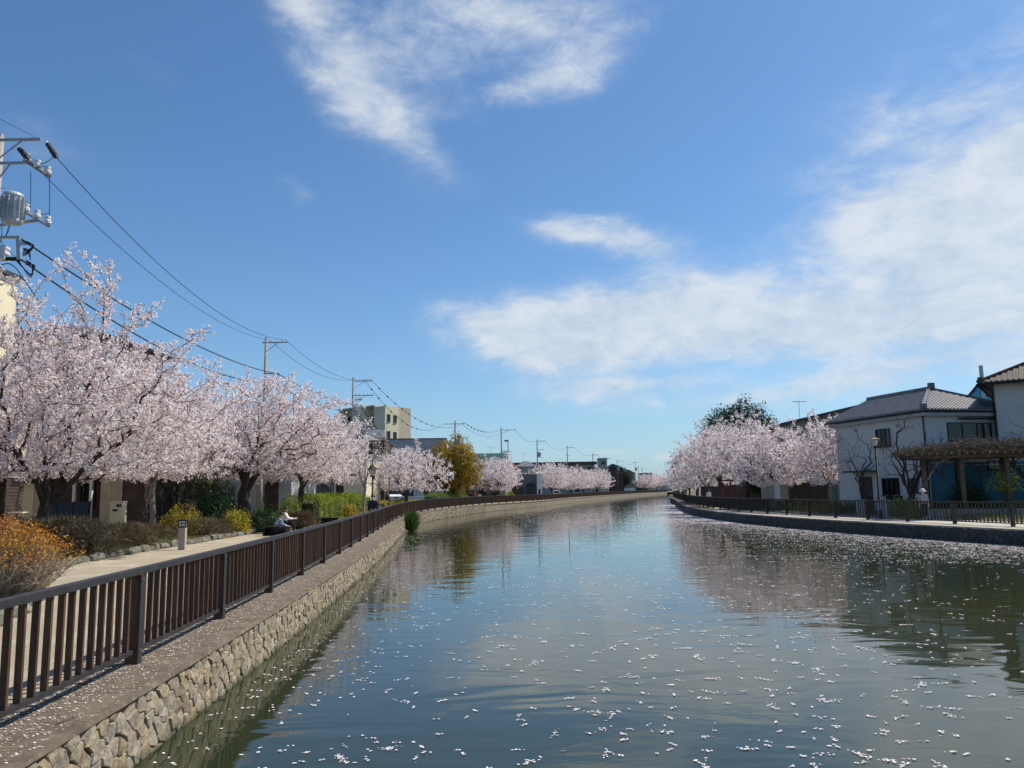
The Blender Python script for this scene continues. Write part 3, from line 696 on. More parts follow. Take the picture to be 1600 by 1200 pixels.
GL = 'cherry trees in blossom along the left bank'; GR = 'cherry trees in blossom on the right bank'
X1 = ax(60, 28)
def along(path, n, wid, seed):
    """crown points scattered along a rising limb given by photo pixels and depth, in the tree's own coordinates"""
    rg = np.random.RandomState(seed); P = [np.array(at(*q)) - np.array([X1, 28, .12]) for q in path]; out = [list(p) for p in P]
    for _ in range(n):
        t = rg.uniform(0, len(P) - 1); i = min(int(t), len(P) - 2); c = P[i] + (P[i + 1] - P[i]) * (t - i)
        out.append(list(c + rg.normal(size=3) * wid * (1.15 - .55 * t / (len(P) - 1)) * np.array([1, 1, .8])))
    return out
ext = (along([(120, 600, 28), (140, 560, 27.4), (147, 500, 27), (132, 440, 27), (112, 408, 27)], 95, .48, 5) + along([(150, 490, 27), (165, 450, 26.8), (168, 412, 26.8)], 36, .30, 6)
       + along([(160, 540, 27), (205, 500, 26.6), (250, 478, 26.4)], 46, .34, 7) + along([(60, 520, 28), (45, 470, 28), (12, 435, 28)], 60, .45, 8)
       + along([(190, 610, 27), (255, 565, 26.6), (312, 515, 26.4)], 60, .38, 9) + along([(5, 560, 27.5), (40, 500, 27.5), (95, 510, 27.5), (60, 580, 27.5)], 130, .75, 11) + along([(110, 560, 27.5), (190, 560, 27.2), (230, 590, 27)], 70, .6, 12) + along([(200, 650, 27), (280, 620, 26.6), (330, 590, 26.6)], 50, .5, 10))
t1 = cherry('cherry_tree', 'largest nearest blossoming cherry on the far left with one tall branch rising above the wires', 8.0, 1.9, 6.6, 5.4, 2.5, 3, 2700, .20, (.2, .3), 6, (.3, .1), .10, 13, .12, .068, spikes=8, extra=ext)
put(t1, X1, 28, .12); tag(t1, group=GL)

t3 = cherry('cherry_tree', 'wide blossoming cherry with thick dark forked trunk left of the seated pair', 8.6, 2.3, 5.4, 5.0, 3.0, 21, 1700, .36, (1.1, 0), 6, (-.1, .1), .10, 9, .16, .09)
put(t3, ax(383, 46), 46, .15); tag(t3, group=GL)
pA = cherry('cherry_tree', 'slim grey-trunked blossoming cherry behind the first stone bollard light', 7.1, 2.9, 3.5, 3.5, 2.6, 31, 950, .125, (.2, 0), 5, (-.25, .1), .105, 9, .15, .09, bark=m_bark_grey, shell=.6)
put(pA, ax(243, 37.5), 37.5, .15); tag(pA, group=GL)
pB = cherry('cherry_tree', 'leaning dark-trunked blossoming cherry directly behind the seated couple', 7.4, 2.4, 3.9, 3.9, 2.6, 41, 950, .18, (.5, 0), 5, (.35, 0), .105, 9, .16, .095)
put(pB, ax(464, 51), 51, .15); tag(pB, group=GL)
pC = cherry('cherry_tree', 'low umbrella shaped blossoming cherry in front of the parked blue car', 6.6, 1.6, 4.6, 4.4, 1.9, 51, 900, .19, (.2, 0), 6, (.1, 0), .11, 8, .17, .105)
put(pC, ax(634, 84), 84, .2); tag(pC, group=GL)
pD = cherry('cherry_tree', 'round blossoming cherry beside the golden leaved tree, in front of the green roof', 6.0, 1.7, 4.0, 4.0, 1.5, 61, 800, .2, (0, 0), 6, (.1, 0), .115, 8, .18, .115)
put(pD, ax(774, 124), 124, .2, 0, 1.18); tag(pD, group=GL)
def again(src, label, u, D, rz, s, sz=None, group=GL, z=.2, name=None):
    o = copy_tree(src); o['label'] = label; o['group'] = group; put(o, ax(u, D), D, z, rz, s, sz); return o
again(pA, 'blossoming cherry with slim pale trunk at the far end of the long green hedge', 519, 62, 2.1, .98)
again(pB, 'blossoming cherry whose low crown hangs over the beige carport behind the hedge', 488, 72, 4.0, 1.0)
again(pB, 'partly hidden blossoming cherry filling the gap between the two nearest cherries', 318, 52, 1.2, 1.02)
again(pA, 'blossoming cherry whose branches reach in from the left edge', -95, 33, .7, 1.15)
again(pC, 'blossoming cherry behind the small white arch windowed building', 862, 178, 1.0, 1.2)
again(pD, 'blossoming cherry in front of the long dark roofed block', 893, 206, 2.6, 1.3)
again(pD, 'twin trunked blossoming cherry over the far left railing', 934, 250, 4.4, 1.4)
again(pC, 'pale pink cherry to the left of the white fronted kiosk far down the left bank', 912, 228, 3.3, 1.15)
again(pD, 'farthest but one cherry on the left bank, pale beside the far bend', 1010, 385, .4, 1.5)
again(pC, 'farthest blossoming cherry on the left bank at the vanishing bend of the canal', 1026, 440, 2.0, 1.6)
sp = cherry('cherry_tree', 'sparse young cherry with thin pale crown standing left of the black lantern post', 7.6, 2.6, 2.0, 2.0, 2.4, 71, 170, .09, (.1, 0), 4, (.1, 0), .16, 4, .08, .07, blm=m_blossom_pale, bark=m_bark_grey, profile='upright', bl_keep=.55)
put(sp, ax(568, 58), 58, .15, .6); tag(sp, group=GL)
o = copy_tree(sp); o['label'] = 'sparse young cherry with dark thin stem just right of the black lantern post'; put(o, ax(593, 66), 66, .2, 2.2, .86)

# right bank cherries
r1 = cherry('cherry_tree', 'nearest blossoming cherry on the right bank, rightmost, beside the white house', 6.9, 2.1, 3.3, 3.3, 1.9, 81, 900, .15, (.1, 0), 5, (.1, 0), .11, 8, .17, .105)
put(r1, ax(1290, 61), 61, .1); tag(r1, group=GR)
again(r1, 'second blossoming cherry from the white house with a white scarred trunk', 1216, 66, 2.4, 1.08, 1.0, GR, .1)
again(pB, 'dark trunked blossoming cherry in the middle of the right bank row', 1166, 74, 1.0, 1.08, 1.1, GR, .1)
again(pB, 'blossoming cherry left of the middle of the right bank row, with forked dark trunk', 1130, 84, 3.0, 1.12, 1.15, GR, .1)
again(pC, 'blossoming cherry at the left of the right bank row, leaning over the canal', 1106, 98, 5.2, 1.05, 1.2, GR, .1)
again(pD, 'low pale cherry at the left end of the right bank row over the railing', 1090, 118, 2.2, 1.1, 1.15, GR, .1)
again(pC, 'distant cherry overhanging the bend of the right bank', 1078, 150, 2.9, 1.0, 1.0, GR, .1)
again(pD, 'farthest blossoming cherry of the right bank in the shade at the bend', 1069, 188, 1.9, 1.0, 1.0, GR, .1)
again(r1, 'blossoming cherry in front of the grey green house on the right bank', 1252, 72, 4.6, 1.0, 1.02, GR, .1)
o = again(r1, 'blossoming cherry at the very end of the right bank beyond the bend', 1060, 290, .3, 1.4, 1.3, GR, .1)

gt = leafy('camphor_tree', 'golden leaved round tree between two pink cherries on the left bank', 8.0, 1.6, 3.1, 3.1, 1.3, 91, m_gold, .22, 620, 30, .5, .17, 'ball')
put(gt, ax(709, 106), 106, .2, 0, 1.08)
eg = leafy('evergreen_tree', 'tall dark evergreen tree rising behind the right bank cherries', 14.5, 3, 5.0, 5.0, 4.5, 95, m_evergreen, .35, 720, 26, .75, .24, 'ball')
put(eg, ax(1160, 108), 108, -1.2, 0, 1.06, .97)
e2 = copy_tree(eg); e2['label'] = 'lower rusty evergreen crown showing right of the tall dark evergreen'; put(e2, ax(1214, 104), 104, -.3, 2, .64)
e3 = copy_tree(eg); e3['label'] = 'dark evergreen mass behind the right bank cherry trunks'; put(e3, ax(1130, 112), 112, .1, 4, .62)
e4 = copy_tree(eg); e4['label'] = 'far brown tipped evergreen at the left end of the right bank trees'; put(e4, ax(1072, 198), 198, .1, 4, .7)
e5 = copy_tree(eg); e5['label'] = 'dark green tree beside the far green walled house on the left bank'; put(e5, ax(975, 372), 372, .2, 1, .75)
e6 = copy_tree(eg); e6['label'] = 'dark shrub-like evergreen under the right bank cherries beside the beige block'; put(e6, ax(1190, 84), 84, -.3, 3, .36)
eL = leafy('evergreen_tree', 'olive green broadleaf tree behind the dark glossy shrub on the left bank', 4.9, 1, 1.5, 1.5, .8, 97, leafmat('olive_leaves', [(0, (.03, .045, .01)), (.6, (.09, .11, .02)), (1, (.24, .22, .03))], .25, .45), .1, 220, 14, .24, .10, 'ball')
put(eL, ax(322, 44), 44, .15)

# ------------------------------------------------------------------ shrubs and hedges
def shrub(name, label, c, rad, n, size, m, seed, stems=40, cat='shrub', lump=.22, rz=0, flat_top=0, ground=0, stem_m=None, fill=.35, group=None):
    rg = np.random.RandomState(seed); root = thing(name, label, cat, (c[0], c[1], c[2]), rz, group)
    th = rg.uniform(0, 2 * math.pi, n); ph = np.arccos(rg.uniform(0, 1, n)); r = rg.uniform(fill, 1, n) ** .45
    l = 1 + lump * (np.sin(3 * th + seed) * np.sin(2.3 * ph + seed) + .6 * np.sin(7 * th + 2 * seed) * np.sin(5 * ph)) + rg.normal(size=n) * .05
    d = np.stack([np.sin(ph) * np.cos(th), np.sin(ph) * np.sin(th), np.cos(ph)], 1)
    if flat_top: d = np.sign(d) * np.abs(d) ** flat_top
    P = d * (r * l)[:, None] * np.array(rad); P[:, 2] = np.maximum(P[:, 2], .04) + ground
    quads('foliage', rand_quads(P, size, d * .7, .7, rg), m, root, np.clip(rg.uniform(0, .65, n) + .35 * (np.sin(th * 5 + ph * 7) * .5 + .5), 0, 1))
    mb = MB()
    for _ in range(stems):
        a = rg.uniform(0, 2 * math.pi); q = rg.uniform(.3, .95); b = np.array([math.cos(a) * rad[0] * .25 * q, math.sin(a) * rad[1] * .3 * q, -.08])
        e = np.array([math.cos(a) * rad[0] * q, math.sin(a) * rad[1] * q, rad[2] * rg.uniform(.4, .95) + ground]); m_ = (b + e) / 2 + rg.normal(size=3) * .06
        mb.tube([b, m_, e], [.014, .010, .004], 4, cap=False)
    if stems: mb.build('stems', stem_m or m_twig, root)
    return root
def twiggy(name, label, c, rad, n, m, seed, L=.35, w=.012, cat='bush', group=None, rz=0, updir=.6):
    """bare twig mass: thin slivers fanning up and out"""
    rg = np.random.RandomState(seed); root = thing(name, label, cat, c, rz, group)
    th = rg.uniform(0, 2 * math.pi, n); r = rg.uniform(0, 1, n) ** .6; h = rg.uniform(0, 1, n)
    w_ = np.sqrt(np.clip(1 - (h * .9) ** 2, 0, 1)) * (1 + .18 * np.sin(3 * th + seed))
    P = np.stack([np.cos(th) * r * w_ * rad[0], np.sin(th) * r * w_ * rad[1], h * rad[2]], 1)
    d = np.stack([np.cos(th) * r, np.sin(th) * r, np.full(n, updir)], 1) + rg.normal(size=(n, 3)) * .45; d /= np.linalg.norm(d, axis=1, keepdims=True)
    s = np.cross(d, rg.normal(size=(n, 3))); s /= np.linalg.norm(s, axis=1, keepdims=True)
    LL = (L * rg.uniform(.4, 1.2, n))[:, None]; W = (w * rg.uniform(.6, 1.4, n))[:, None]
    P2 = P + d * LL; P2[:, 2] = np.maximum(P2[:, 2], .02)
    quads('twigs', np.stack([P - s * W, P + s * W, P2 + s * W * .4, P2 - s * W * .4], 1), m, root)
    mb = MB()
    for _ in range(60):
        a = rg.uniform(0, 2 * math.pi); q = rg.uniform(.2, .9); b = np.array([math.cos(a) * rad[0] * .5 * q, math.sin(a) * rad[1] * .6 * q, -.08])
        e = b * 1.5 + np.array([0, 0, rad[2] * rg.uniform(.5, .9)]); mb.tube([b, (b + e) / 2 + rg.normal(size=3) * .05, e], [.02, .014, .006], 4, cap=False)
    mb.build('stems', m, root); return root
m_palestem = mat('pale_shrub_stem', (.50, .42, .32), (.24, .19, .14), .85, scale=14)
# foreground orange shrub: bare grey stems below, leaves on top
def orange_shrub(c, label, rad, n, seed):
    rg = np.random.RandomState(seed); root = thing('azalea_shrub', label, 'shrub', c)
    mb = MB(); tips = []
    for _ in range(430):
        a = rg.uniform(0, 2 * math.pi); q = rg.uniform(0, 1) ** .5
        b = np.array([math.cos(a) * rad[0] * .5 * q, math.sin(a) * rad[1] * .5 * q, -.1]); e = np.array([math.cos(a) * rad[0] * q, math.sin(a) * rad[1] * q, rad[2] * (.92 - .5 * q * q) * rg.uniform(.8, 1.05)])
        m1 = b + (e - b) * .4 + rg.normal(size=3) * .07 + np.array([0, 0, .05]); m2 = b + (e - b) * .72 + rg.normal(size=3) * .07
        mb.tube([b, m1, m2, e], [.016, .012, .008, .004], 4, cap=False); tips.append(e)
        for _k in range(3):
            e2 = m2 + rg.normal(size=3) * .16 + np.array([0, 0, .1]); mb.tube([m1 + (m2 - m1) * rg.uniform(), (m2 + e2) / 2, e2], [.007, .005, .003], 3, cap=False); tips.append(e2)
    mb.build('stems', m_palestem, root)
    T = np.array(tips); n2 = int(n / len(T)); P = np.repeat(T, n2, 0) + rg.normal(size=(len(T) * n2, 3)) * np.array([.12, .12, .085])
    keep = P[:, 2] > .60 * rad[2] * rg.uniform(.5, 1.3, len(P)); P = P[keep]
    cl = np.repeat(rg.uniform(0, 1, len(T)), n2)[keep]
    quads('leaves', rand_quads(P, .05, np.array([0, 0, .5]), .55, rg), m_orange, root, np.clip(cl * .6 + rg.uniform(0, .4, len(P)), 0, 1)); return root
orange_shrub((-10.3, 15.6, .1), 'orange and yellow leaved shrub with tangled grey stems in the left foreground', (1.75, 1.5, 1.62), 24000, 1)
orange_shrub((-12.7, 15.4, .1), 'orange leaved shrub at the left edge of the photograph behind the railing', (1.7, 1.4, 1.5), 16000, 2)
for (u, v, D, rx, ry, h, lab, sd) in [(120, 860, 25.5, 2.2, 1.1, 1.45, 'low rounded bare brown hedge right behind the orange shrub', 3), (205, 850, 29, 1.7, 1.0, 1.0, 'thin bare dry hedge in front of the cream letterbox pillar', 4),
                                      (75, 850, 26.5, 1.8, 1.0, 1.35, 'dusky bare hedge around the foot of the biggest cherry', 5), (246, 845, 33, 1.4, .8, .75, 'sparse dry twig bush at the foot of the slim grey cherry', 6),
                                      (322, 832, 36, 1.4, .9, .95, 'dry purplish twig bush right of the first bollard light', 7), (490, 815, 44.5, .9, .7, 1.0, 'small bare twig bush right of the seated couple', 8),
                                      (350, 832, 38, 1.1, .7, .8, 'low dry twig bush below the yellow green shrub beside the thick trunk', 9)]:
    twiggy('dry_hedge' if rx > 1.5 else 'dry_bush', lab, (ax(u, D) - .9, D + .9, .1), (rx, ry, h * .78), 6500 if rx > 1.5 else 3000, m_dry, sd, .26 if rx > 1.5 else .3, .008)
shrub('rounded_shrub', 'bright yellow green rounded shrub left of the dark glossy one', (ax(284, 37), 37, .1), (1.05, .9, 1.35), 5200, .075, m_yellow, 1)
shrub('rounded_shrub', 'dark glossy green shrub at the foot of the thick dark trunk', (ax(338, 42), 42, .1), (1.35, 1.1, 2.25), 6500, .10, m_camellia, 2)
shrub('rounded_shrub', 'yellowish green shrub in front of the thick dark trunk', (ax(370, 40), 40, .1), (.75, .7, 1.15), 3200, .075, m_yellow, 3)
shrub('rounded_shrub', 'low dark green shrub between the thick trunk and the seated couple', (ax(394, 42), 42, .1), (.8, .7, .85), 2600, .08, m_camellia, 4)
shrub('rounded_shrub', 'light green leafy shrub behind the bench of the seated couple', (ax(415, 44), 44, .1), (1.0, .8, 1.15), 3600, .08, m_green, 5)
shrub('rounded_shrub', 'dark leafy shrub just left of the black bench', (ax(428, 41), 41, .05), (.9, .7, .8), 3000, .08, m_camellia, 6)
shrub('rounded_shrub', 'small fresh green shrub beside the leaning cherry trunk', (ax(452, 48), 48, .1), (.8, .7, 1.9), 2800, .08, m_lime, 7)
def hedge(label, A_, B_, w, h, n, m, seed, size=.085, name='clipped_hedge', group='clipped green hedges along the left path'):
    rg = np.random.RandomState(seed); A_, B_ = Vector(A_), Vector(B_); L = (B_ - A_).length; root = thing(name, label, 'hedge', A_, math.atan2(B_.y - A_.y, B_.x - A_.x), group)
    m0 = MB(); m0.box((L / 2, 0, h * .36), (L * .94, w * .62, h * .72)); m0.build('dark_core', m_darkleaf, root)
    x = rg.uniform(0, 1, n) * L; t = rg.uniform(-1, 1, n); top = rg.uniform(size=n) < .5
    pw = np.where(top, t * w / 2, np.sign(t) * w / 2); hz_ = h * (1 + .07 * np.sin(x * 1.7 + seed) + .05 * np.sin(x * 4.1))
    pz = np.where(top, hz_ * (1 - .28 * np.abs(t) ** 3), rg.uniform(0, 1, n) * hz_ * .85)
    pw = pw * (1 + .06 * np.sin(x * 3.3)); endf = np.minimum(np.minimum(x, L - x) / .5, 1); pz = pz * (.45 + .55 * np.sqrt(endf)); pw = pw * (.55 + .45 * endf)
    P = np.stack([x, pw, pz], 1) + rg.normal(size=(n, 3)) * .06; P[:, 2] = np.maximum(P[:, 2], .02)
    nr = np.stack([np.zeros(n), np.where(top, 0, np.sign(t)), np.where(top, 1., .2)], 1)
    quads('foliage', rand_quads(P, size, nr * .8, .7, rg), m, root); return root
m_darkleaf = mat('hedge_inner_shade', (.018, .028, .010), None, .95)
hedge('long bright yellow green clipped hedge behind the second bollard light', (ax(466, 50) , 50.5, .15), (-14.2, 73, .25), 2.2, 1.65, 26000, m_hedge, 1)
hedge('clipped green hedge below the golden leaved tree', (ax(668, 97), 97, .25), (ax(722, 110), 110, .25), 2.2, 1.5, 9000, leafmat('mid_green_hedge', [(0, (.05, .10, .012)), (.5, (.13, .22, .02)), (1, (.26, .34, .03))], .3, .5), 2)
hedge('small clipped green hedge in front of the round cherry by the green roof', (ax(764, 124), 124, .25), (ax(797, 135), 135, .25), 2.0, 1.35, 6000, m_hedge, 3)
hedge('orange tinged low hedge in front of the parked cars', (ax(588, 76), 76, .25), (ax(655, 93), 93, .25), 1.3, .85, 8000, m_yellow, 4)
shrub('rounded_shrub', 'orange tipped shrub at the right end of the long yellow green hedge', (ax(544, 60), 60, .15), (.8, .7, 1.0), 2600, .09, m_yellow, 9)
twiggy('grass_tuft', 'green reed tuft growing at the corner where the left wall steps back', (-7.12, 55.9, WATER), (.30, .8, .7), 1300, m_green, 12, .75, .02, 'grass tuft', updir=2.2)
# right bank planting
shrub('rounded_shrub', 'dark rounded camellia bush under the pergola', (ax(1512, 47), 47, .1), (1.25, 1.0, 1.9), 7000, .085, m_camellia, 13, group=None)
for i, (u, D, rx, h, mm, lab) in enumerate([(1402, 47.5, 1.1, 1.05, m_lime, 'fresh yellow green bush behind the right railing beside the bicycles'), (1430, 46.5, .8, 1.1, m_lime, 'fresh green bush left of the masked person in the white hat'), (1330, 56, 1.5, .7, m_green, 'low green planting behind the right railing under the white house'),
                                            (1245, 63, 2.2, .75, m_green, 'low green shrub in front of the beige block on the right bank'), (1480, 49, 1.4, .9, m_green, 'green shrub under the left bay of the pergola'), (1570, 45, 1.6, .9, m_green, 'green shrub under the right bay of the pergola'),
                                            (1290, 58, 1.6, .65, m_yellow, 'reddish yellow low shrub behind the railing at the nearest right cherry'), (1180, 72, 2.4, .8, m_camellia, 'dark low shrub below the second right bank cherry'), (1130, 84, 2.8, .8, m_green, 'olive low shrub behind the middle stretch of the right railing')]):
    shrub('low_shrub', lab, (ax(u, D), D, .1), (rx, .8, h), 2600, .085, mm, 20 + i, 12)
shrub('leafy_sapling', 'young tree with fresh lime green leaves right of the pergola posts', (ax(1574, 45.5), 45.5, 1.2), (1.0, .9, 1.6), 650, .13, m_lime, 33, 8, 'sapling', fill=.05, ground=.3)
b1 = bare('bare_tree', 'slender leafless tree in front of the white house, left of the right bank lamp post', 5.6, 1.9, 1.6, 1.4, 2.2, 101, .095, 60); put(b1, ax(1346, 53), 53, .1)
b2 = bare('bare_tree', 'leafless tree with a forked trunk beside the left end of the pergola', 5.6, 1.0, 2.6, 2.0, 2.3, 103, .20, 110, off=(.5, 0), limbs=6); put(b2, ax(1423, 47.5), 47.5, .1)
b3 = bare('bare_tree', 'leafless tree arching into the frame at the right edge beyond the pergola', 5.2, 1.2, 2.8, 2.0, 2.2, 107, .16, 130, off=(-.9, 0)); put(b3, ax(1622, 46), 46, .1)

# grass in the left planting bed and leaf litter
def scatter(name, n, f, size, m, label=None, cat=None, up=False, seed=0, aspect=1.0, nz=3.0):
    rg = np.random.RandomState(seed); P = f(rg, n); Q = rand_quads(P, size, np.array([0, 0, nz]) if not up else None, aspect, rg)
    if up:
        n_ = len(P); a = rg.uniform(0, math.pi, n_); d = np.stack([np.cos(a), np.sin(a), np.zeros(n_)], 1) * (size * .12); t = rg.normal(size=(n_, 3)) * size * .35; t[:, 2] = size * rg.uniform(.5, 1.2, n_)
        Q = np.stack([P - d, P + d, P + t + d * .2, P + t - d * .2], 1)
    o = quads(name, Q, m, None, None, 'stuff')
    if label: tag(o, label, cat)
    return o
def bed(rg, n):
    y = rg.uniform(13, 60, n) ** 1.0; e = np.array([EL_(q) for q in y]); x = e - .15 - rg.uniform(0, 1, n) ** 1.3 * 5; z = np.array([.0 + zl(q) for q in y]) + .02 + .12 * np.clip((e - x) / 1.2, 0, 1); return np.stack([x, y, z], 1)
scatter('bed_grass', 52000, bed, .10, m_grass, 'short green and straw coloured grass covering the left planting bed', 'grass', True, 3)
def bedr(rg, n):
    y = rg.uniform(40, 80, n); x = np.array([FR(q) for q in y]) + 3.8 + rg.uniform(0, 3, n); return np.stack([x, y, np.full(n, .12)], 1)
scatter('right_bed_grass', 7000, bedr, .22, m_grass, 'grass of the right bank planting bed behind the railing', 'grass', True, 4)
# petals on the coping and path
def cop(rg, n):
    y = 4.2 + 46 * rg.uniform(0, 1, n) ** 1.6; w = np.array([copw(q) for q in y]); f = rg.beta(.9, 1.5, n); x = np.array([FL(q) for q in y]) - .2 + (w + .2) * f * .97; return np.stack([x, y, np.full(n, .006)], 1)
scatter('coping_petals', 9000, cop, .021, m_petal_old, 'small dried petals scattered over the brown coping by the left railing', 'petals', False, 5, nz=4)
def pth(rg, n):
    y = 5 + 45 * rg.uniform(0, 1, n) ** 1.4; x = np.array([FL(q) for q in y]) - .35 - rg.uniform(0, 1, n) ** 1.6 * 6; return np.stack([x, y, np.full(n, .006)], 1)
scatter('path_petals', 5000, pth, .026, m_petal_old, 'petals strewn over the gravel path behind the left railing', 'petals', False, 6, nz=4)

# petal rafts floating on the water
def rafts():
    rg = np.random.RandomState(9); C = []
    def push(n, fy, fx, k0, k1, spread, s):
        for _ in range(n):
            y = fy(); x = fx(y)
            if x < WL(y) + .15 or x > WR(y) - .05: continue
            k = rg.randint(k0, k1); a = rg.uniform(0, 2 * math.pi); d = np.array([math.cos(a), math.sin(a)])
            for i in range(k):
                t = rg.normal() * spread; q = np.array([x, y]) + d * t + rg.normal(size=2) * spread * .35
                C.append((q[0], q[1], s * rg.uniform(.6, 1.2)))
    # open water, sparse, in loose clumps
    push(1150, lambda: 5 + 60 * rg.uniform() ** 1.25, lambda y: rg.uniform(-.30, .70) * y + 0, 1, 10, .026, .034)
    push(150, lambda: 5 + 25 * rg.uniform() ** 1.25, lambda y: rg.triangular(-.30, .3, .70) * y + 0, 9, 24, .075, .036)
    push(480, lambda: 5.5 + 22 * rg.uniform(), lambda y: rg.triangular(-.25, .42, .68) * y, 3, 14, .032, .034)
    push(900, lambda: 22 + 80 * rg.uniform(), lambda y: rg.normal(.15, .13) * y, 3, 9, .12, .05)
    # dense drift along the right bank
    push(9500, lambda: 27 + 45 * rg.uniform() ** 1.15, lambda y: WR(y) - abs(rg.exponential(3.2)) - .1 * 0, 2, 6, .11, .062)
    push(4500, lambda: 27 + 65 * rg.uniform(), lambda y: WR(y) - rg.uniform(0, 14), 1, 4, .10, .06)
    push(3500, lambda: 60 + 70 * rg.uniform(), lambda y: WR(y) - abs(rg.exponential(1.2)), 3, 7, .3, .15)
    push(1500, lambda: 60 + 80 * rg.uniform(), lambda y: rg.uniform(.0, .2) * y, 2, 5, .3, .13)
    push(700, lambda: 6 + 45 * rg.uniform(), lambda y: WL(y) + .2 + rg.exponential(1.5), 1, 4, .08, .05)
    C = np.array(C); P = np.stack([C[:, 0], C[:, 1], np.full(len(C), WATER + .006)], 1)
    n = len(P); a = rg.uniform(0, math.pi, n); s = C[:, 2] / 2; b = s * rg.uniform(.5, 1, n)
    u = np.stack([np.cos(a), np.sin(a), np.zeros(n)], 1); w = np.stack([-np.sin(a), np.cos(a), np.zeros(n)], 1)
    Q = np.stack([P - u * s[:, None], P - w * b[:, None] + u * (s * .3)[:, None], P + u * s[:, None], P + w * b[:, None] - u * (s * .2)[:, None]], 1)
    Q[:, :, 2] += rg.uniform(0, .006, (n, 4)); Q[:, :, 2] += rg.uniform(0, .004, n)[:, None]
    o = quads('floating_petals', Q, m_petal, None, None, 'stuff'); tag(o, 'white cherry petals drifting in clumps on the canal water, densest by the right wall', 'petals')
rafts()
#PART3
# ------------------------------------------------------------------ buildings
def win(root, kind, pos, c, z, w, h, panes=2, frame=None, glass=None, d=.06, bars=0):
    """window on face 'f' (y=pos, facing -y), 'r' (x=pos, facing +x) or 'l' (x=pos, facing -x); c along the wall"""
    frame = frame or m_black; glass = glass or m_glass; t = .05
    def B(mb, a0, z0, a1, z1, o0, o1):
        if kind == 'f': mb.bb(a0, pos - o1, z0, a1, pos - o0, z1)
        elif kind == 'r': mb.bb(pos + o0, a0, z0, pos + o1, a1, z1)
        else: mb.bb(pos - o1, a0, z0, pos - o0, a1, z1)
    fr = MB(); x0, x1, z0, z1 = c - w / 2, c + w / 2, z - h / 2, z + h / 2
    B(fr, x0, z0, x1, z0 + t, -.02, d); B(fr, x0, z1 - t, x1, z1, -.02, d); B(fr, x0, z0 + t, x0 + t, z1 - t, -.02, d); B(fr, x1 - t, z0 + t, x1, z1 - t, -.02, d)
    for i in range(1, panes): q = x0 + w * i / panes; B(fr, q - t / 2, z0 + t, q + t / 2, z1 - t, -.02, d - .01)
    f = fr.build('window', frame, root)
    g = MB(); B(g, x0 + t, z0 + t, x1 - t, z1 - t, 0, .02); g.build('pane', glass, f)
    s = MB(); B(s, x0 - .06, z0 - .06, x1 + .06, z0 - .002, 0, d + .06); s.build('sill', frame, f)
    if bars:
        b = MB()
        for i in range(bars): q = x0 + w * (i + .5) / bars; B(b, q - .015, z0 - .05, q + .015, z1 + .02, d + .08, d + .11)
        B(b, x0 - .05, z0 - .1, x1 + .05, z0 - .06, d - .02, d + .14); b.build('grille', frame, f)
    return f
def hip_roof(root, x0, y0, x1, y1, z, rise, over, m, gable_back=False, ribs=.28, name='roof', along='y'):
    """hip roof over the rectangle; ridge along y; ribs = tile columns built as raised rolls"""
    x0 -= over; x1 += over; y0 -= over; y1 += over; w = (x1 - x0) / 2; xm = (x0 + x1) / 2
    ya, yb = y0 + w, (y1 if gable_back else y1 - w)
    if yb < ya: ya = yb = (y0 + y1) / 2
    mb = MB(); t = .12
    top = [(x0, y0, z), (x1, y0, z), (x1, y1, z), (x0, y1, z), (xm, ya, z + rise), (xm, yb, z + rise)]
    mb.v = top + [(a, b, z - t) for a, b, _ in top[:4]]
    mb.f = [(0, 1, 4), (1, 2, 5, 4), (2, 3, 5), (3, 0, 4, 5), (6, 9, 8, 7), (0, 6, 7, 1), (1, 7, 8, 2), (2, 8, 9, 3), (3, 9, 6, 0)]
    r = mb.build(name, m, root)
    if ribs:
        rb = MB()
        def zat(x, y):
            a = min(abs(x - (x0 if x < xm else x1)) / w, 1)
            b = min((y - y0) / w, 1); c = 1 if gable_back else min((y1 - y) / w, 1)
            return z + rise * max(0, min(a, b, c))
        n = int((y1 - y0) / ribs)
        for i in range(n):
            y = y0 + (i + .5) * (y1 - y0) / n; m_ = min(w, y - y0, 9e9 if gable_back else y1 - y)
            for sx in (-1, 1):
                xa = x0 if sx < 0 else x1; xe = xa - sx * m_
                rb.bar((xa, y, zat(xa, y) + .02), (xe, y, z + rise * m_ / w + .02), ribs * .42, .06)
        n = int((x1 - x0) / ribs)
        for i in range(n):
            x = x0 + (i + .5) * (x1 - x0) / n; m_ = min(x - x0, x1 - x)
            rb.bar((x, y0, z + .02), (x, y0 + m_, z + rise * m_ / w + .02), ribs * .42, .06)
        rb.build('roof_tiles', m, r, kind='stuff')
        rd = MB(); e = .06
        rd.bar((xm, ya - .15, z + rise + e), (xm, yb, z + rise + e), .26, .24)
        for a in ((x0, y0), (x1, y0)): rd.bar((a[0], a[1], z + e), (xm, ya, z + rise + e), .22, .18)
        rd.box((xm, ya - .2, z + rise + .2), (.34, .3, .42)); rd.box((x0 + .15, y0 + .15, z + .16), (.3, .3, .34)); rd.box((x1 - .15, y0 + .15, z + .16), (.3, .3, .34))
        rd.build('ridge', m, r)
    g = MB(); g.bb(x0 - .1, y0 - .1, z - .20, x1 + .1, y0 + .0, z - .10); g.bb(x0 - .1, y0, z - .20, x0, y1, z - .10); g.bb(x1, y0, z - .20, x1 + .1, y1, z - .10)
    g.build('gutter', m_black, root); return r
def box_part(root, name, m, *b, parent=None): return MB().bb(*b).build(name, m, parent or root)
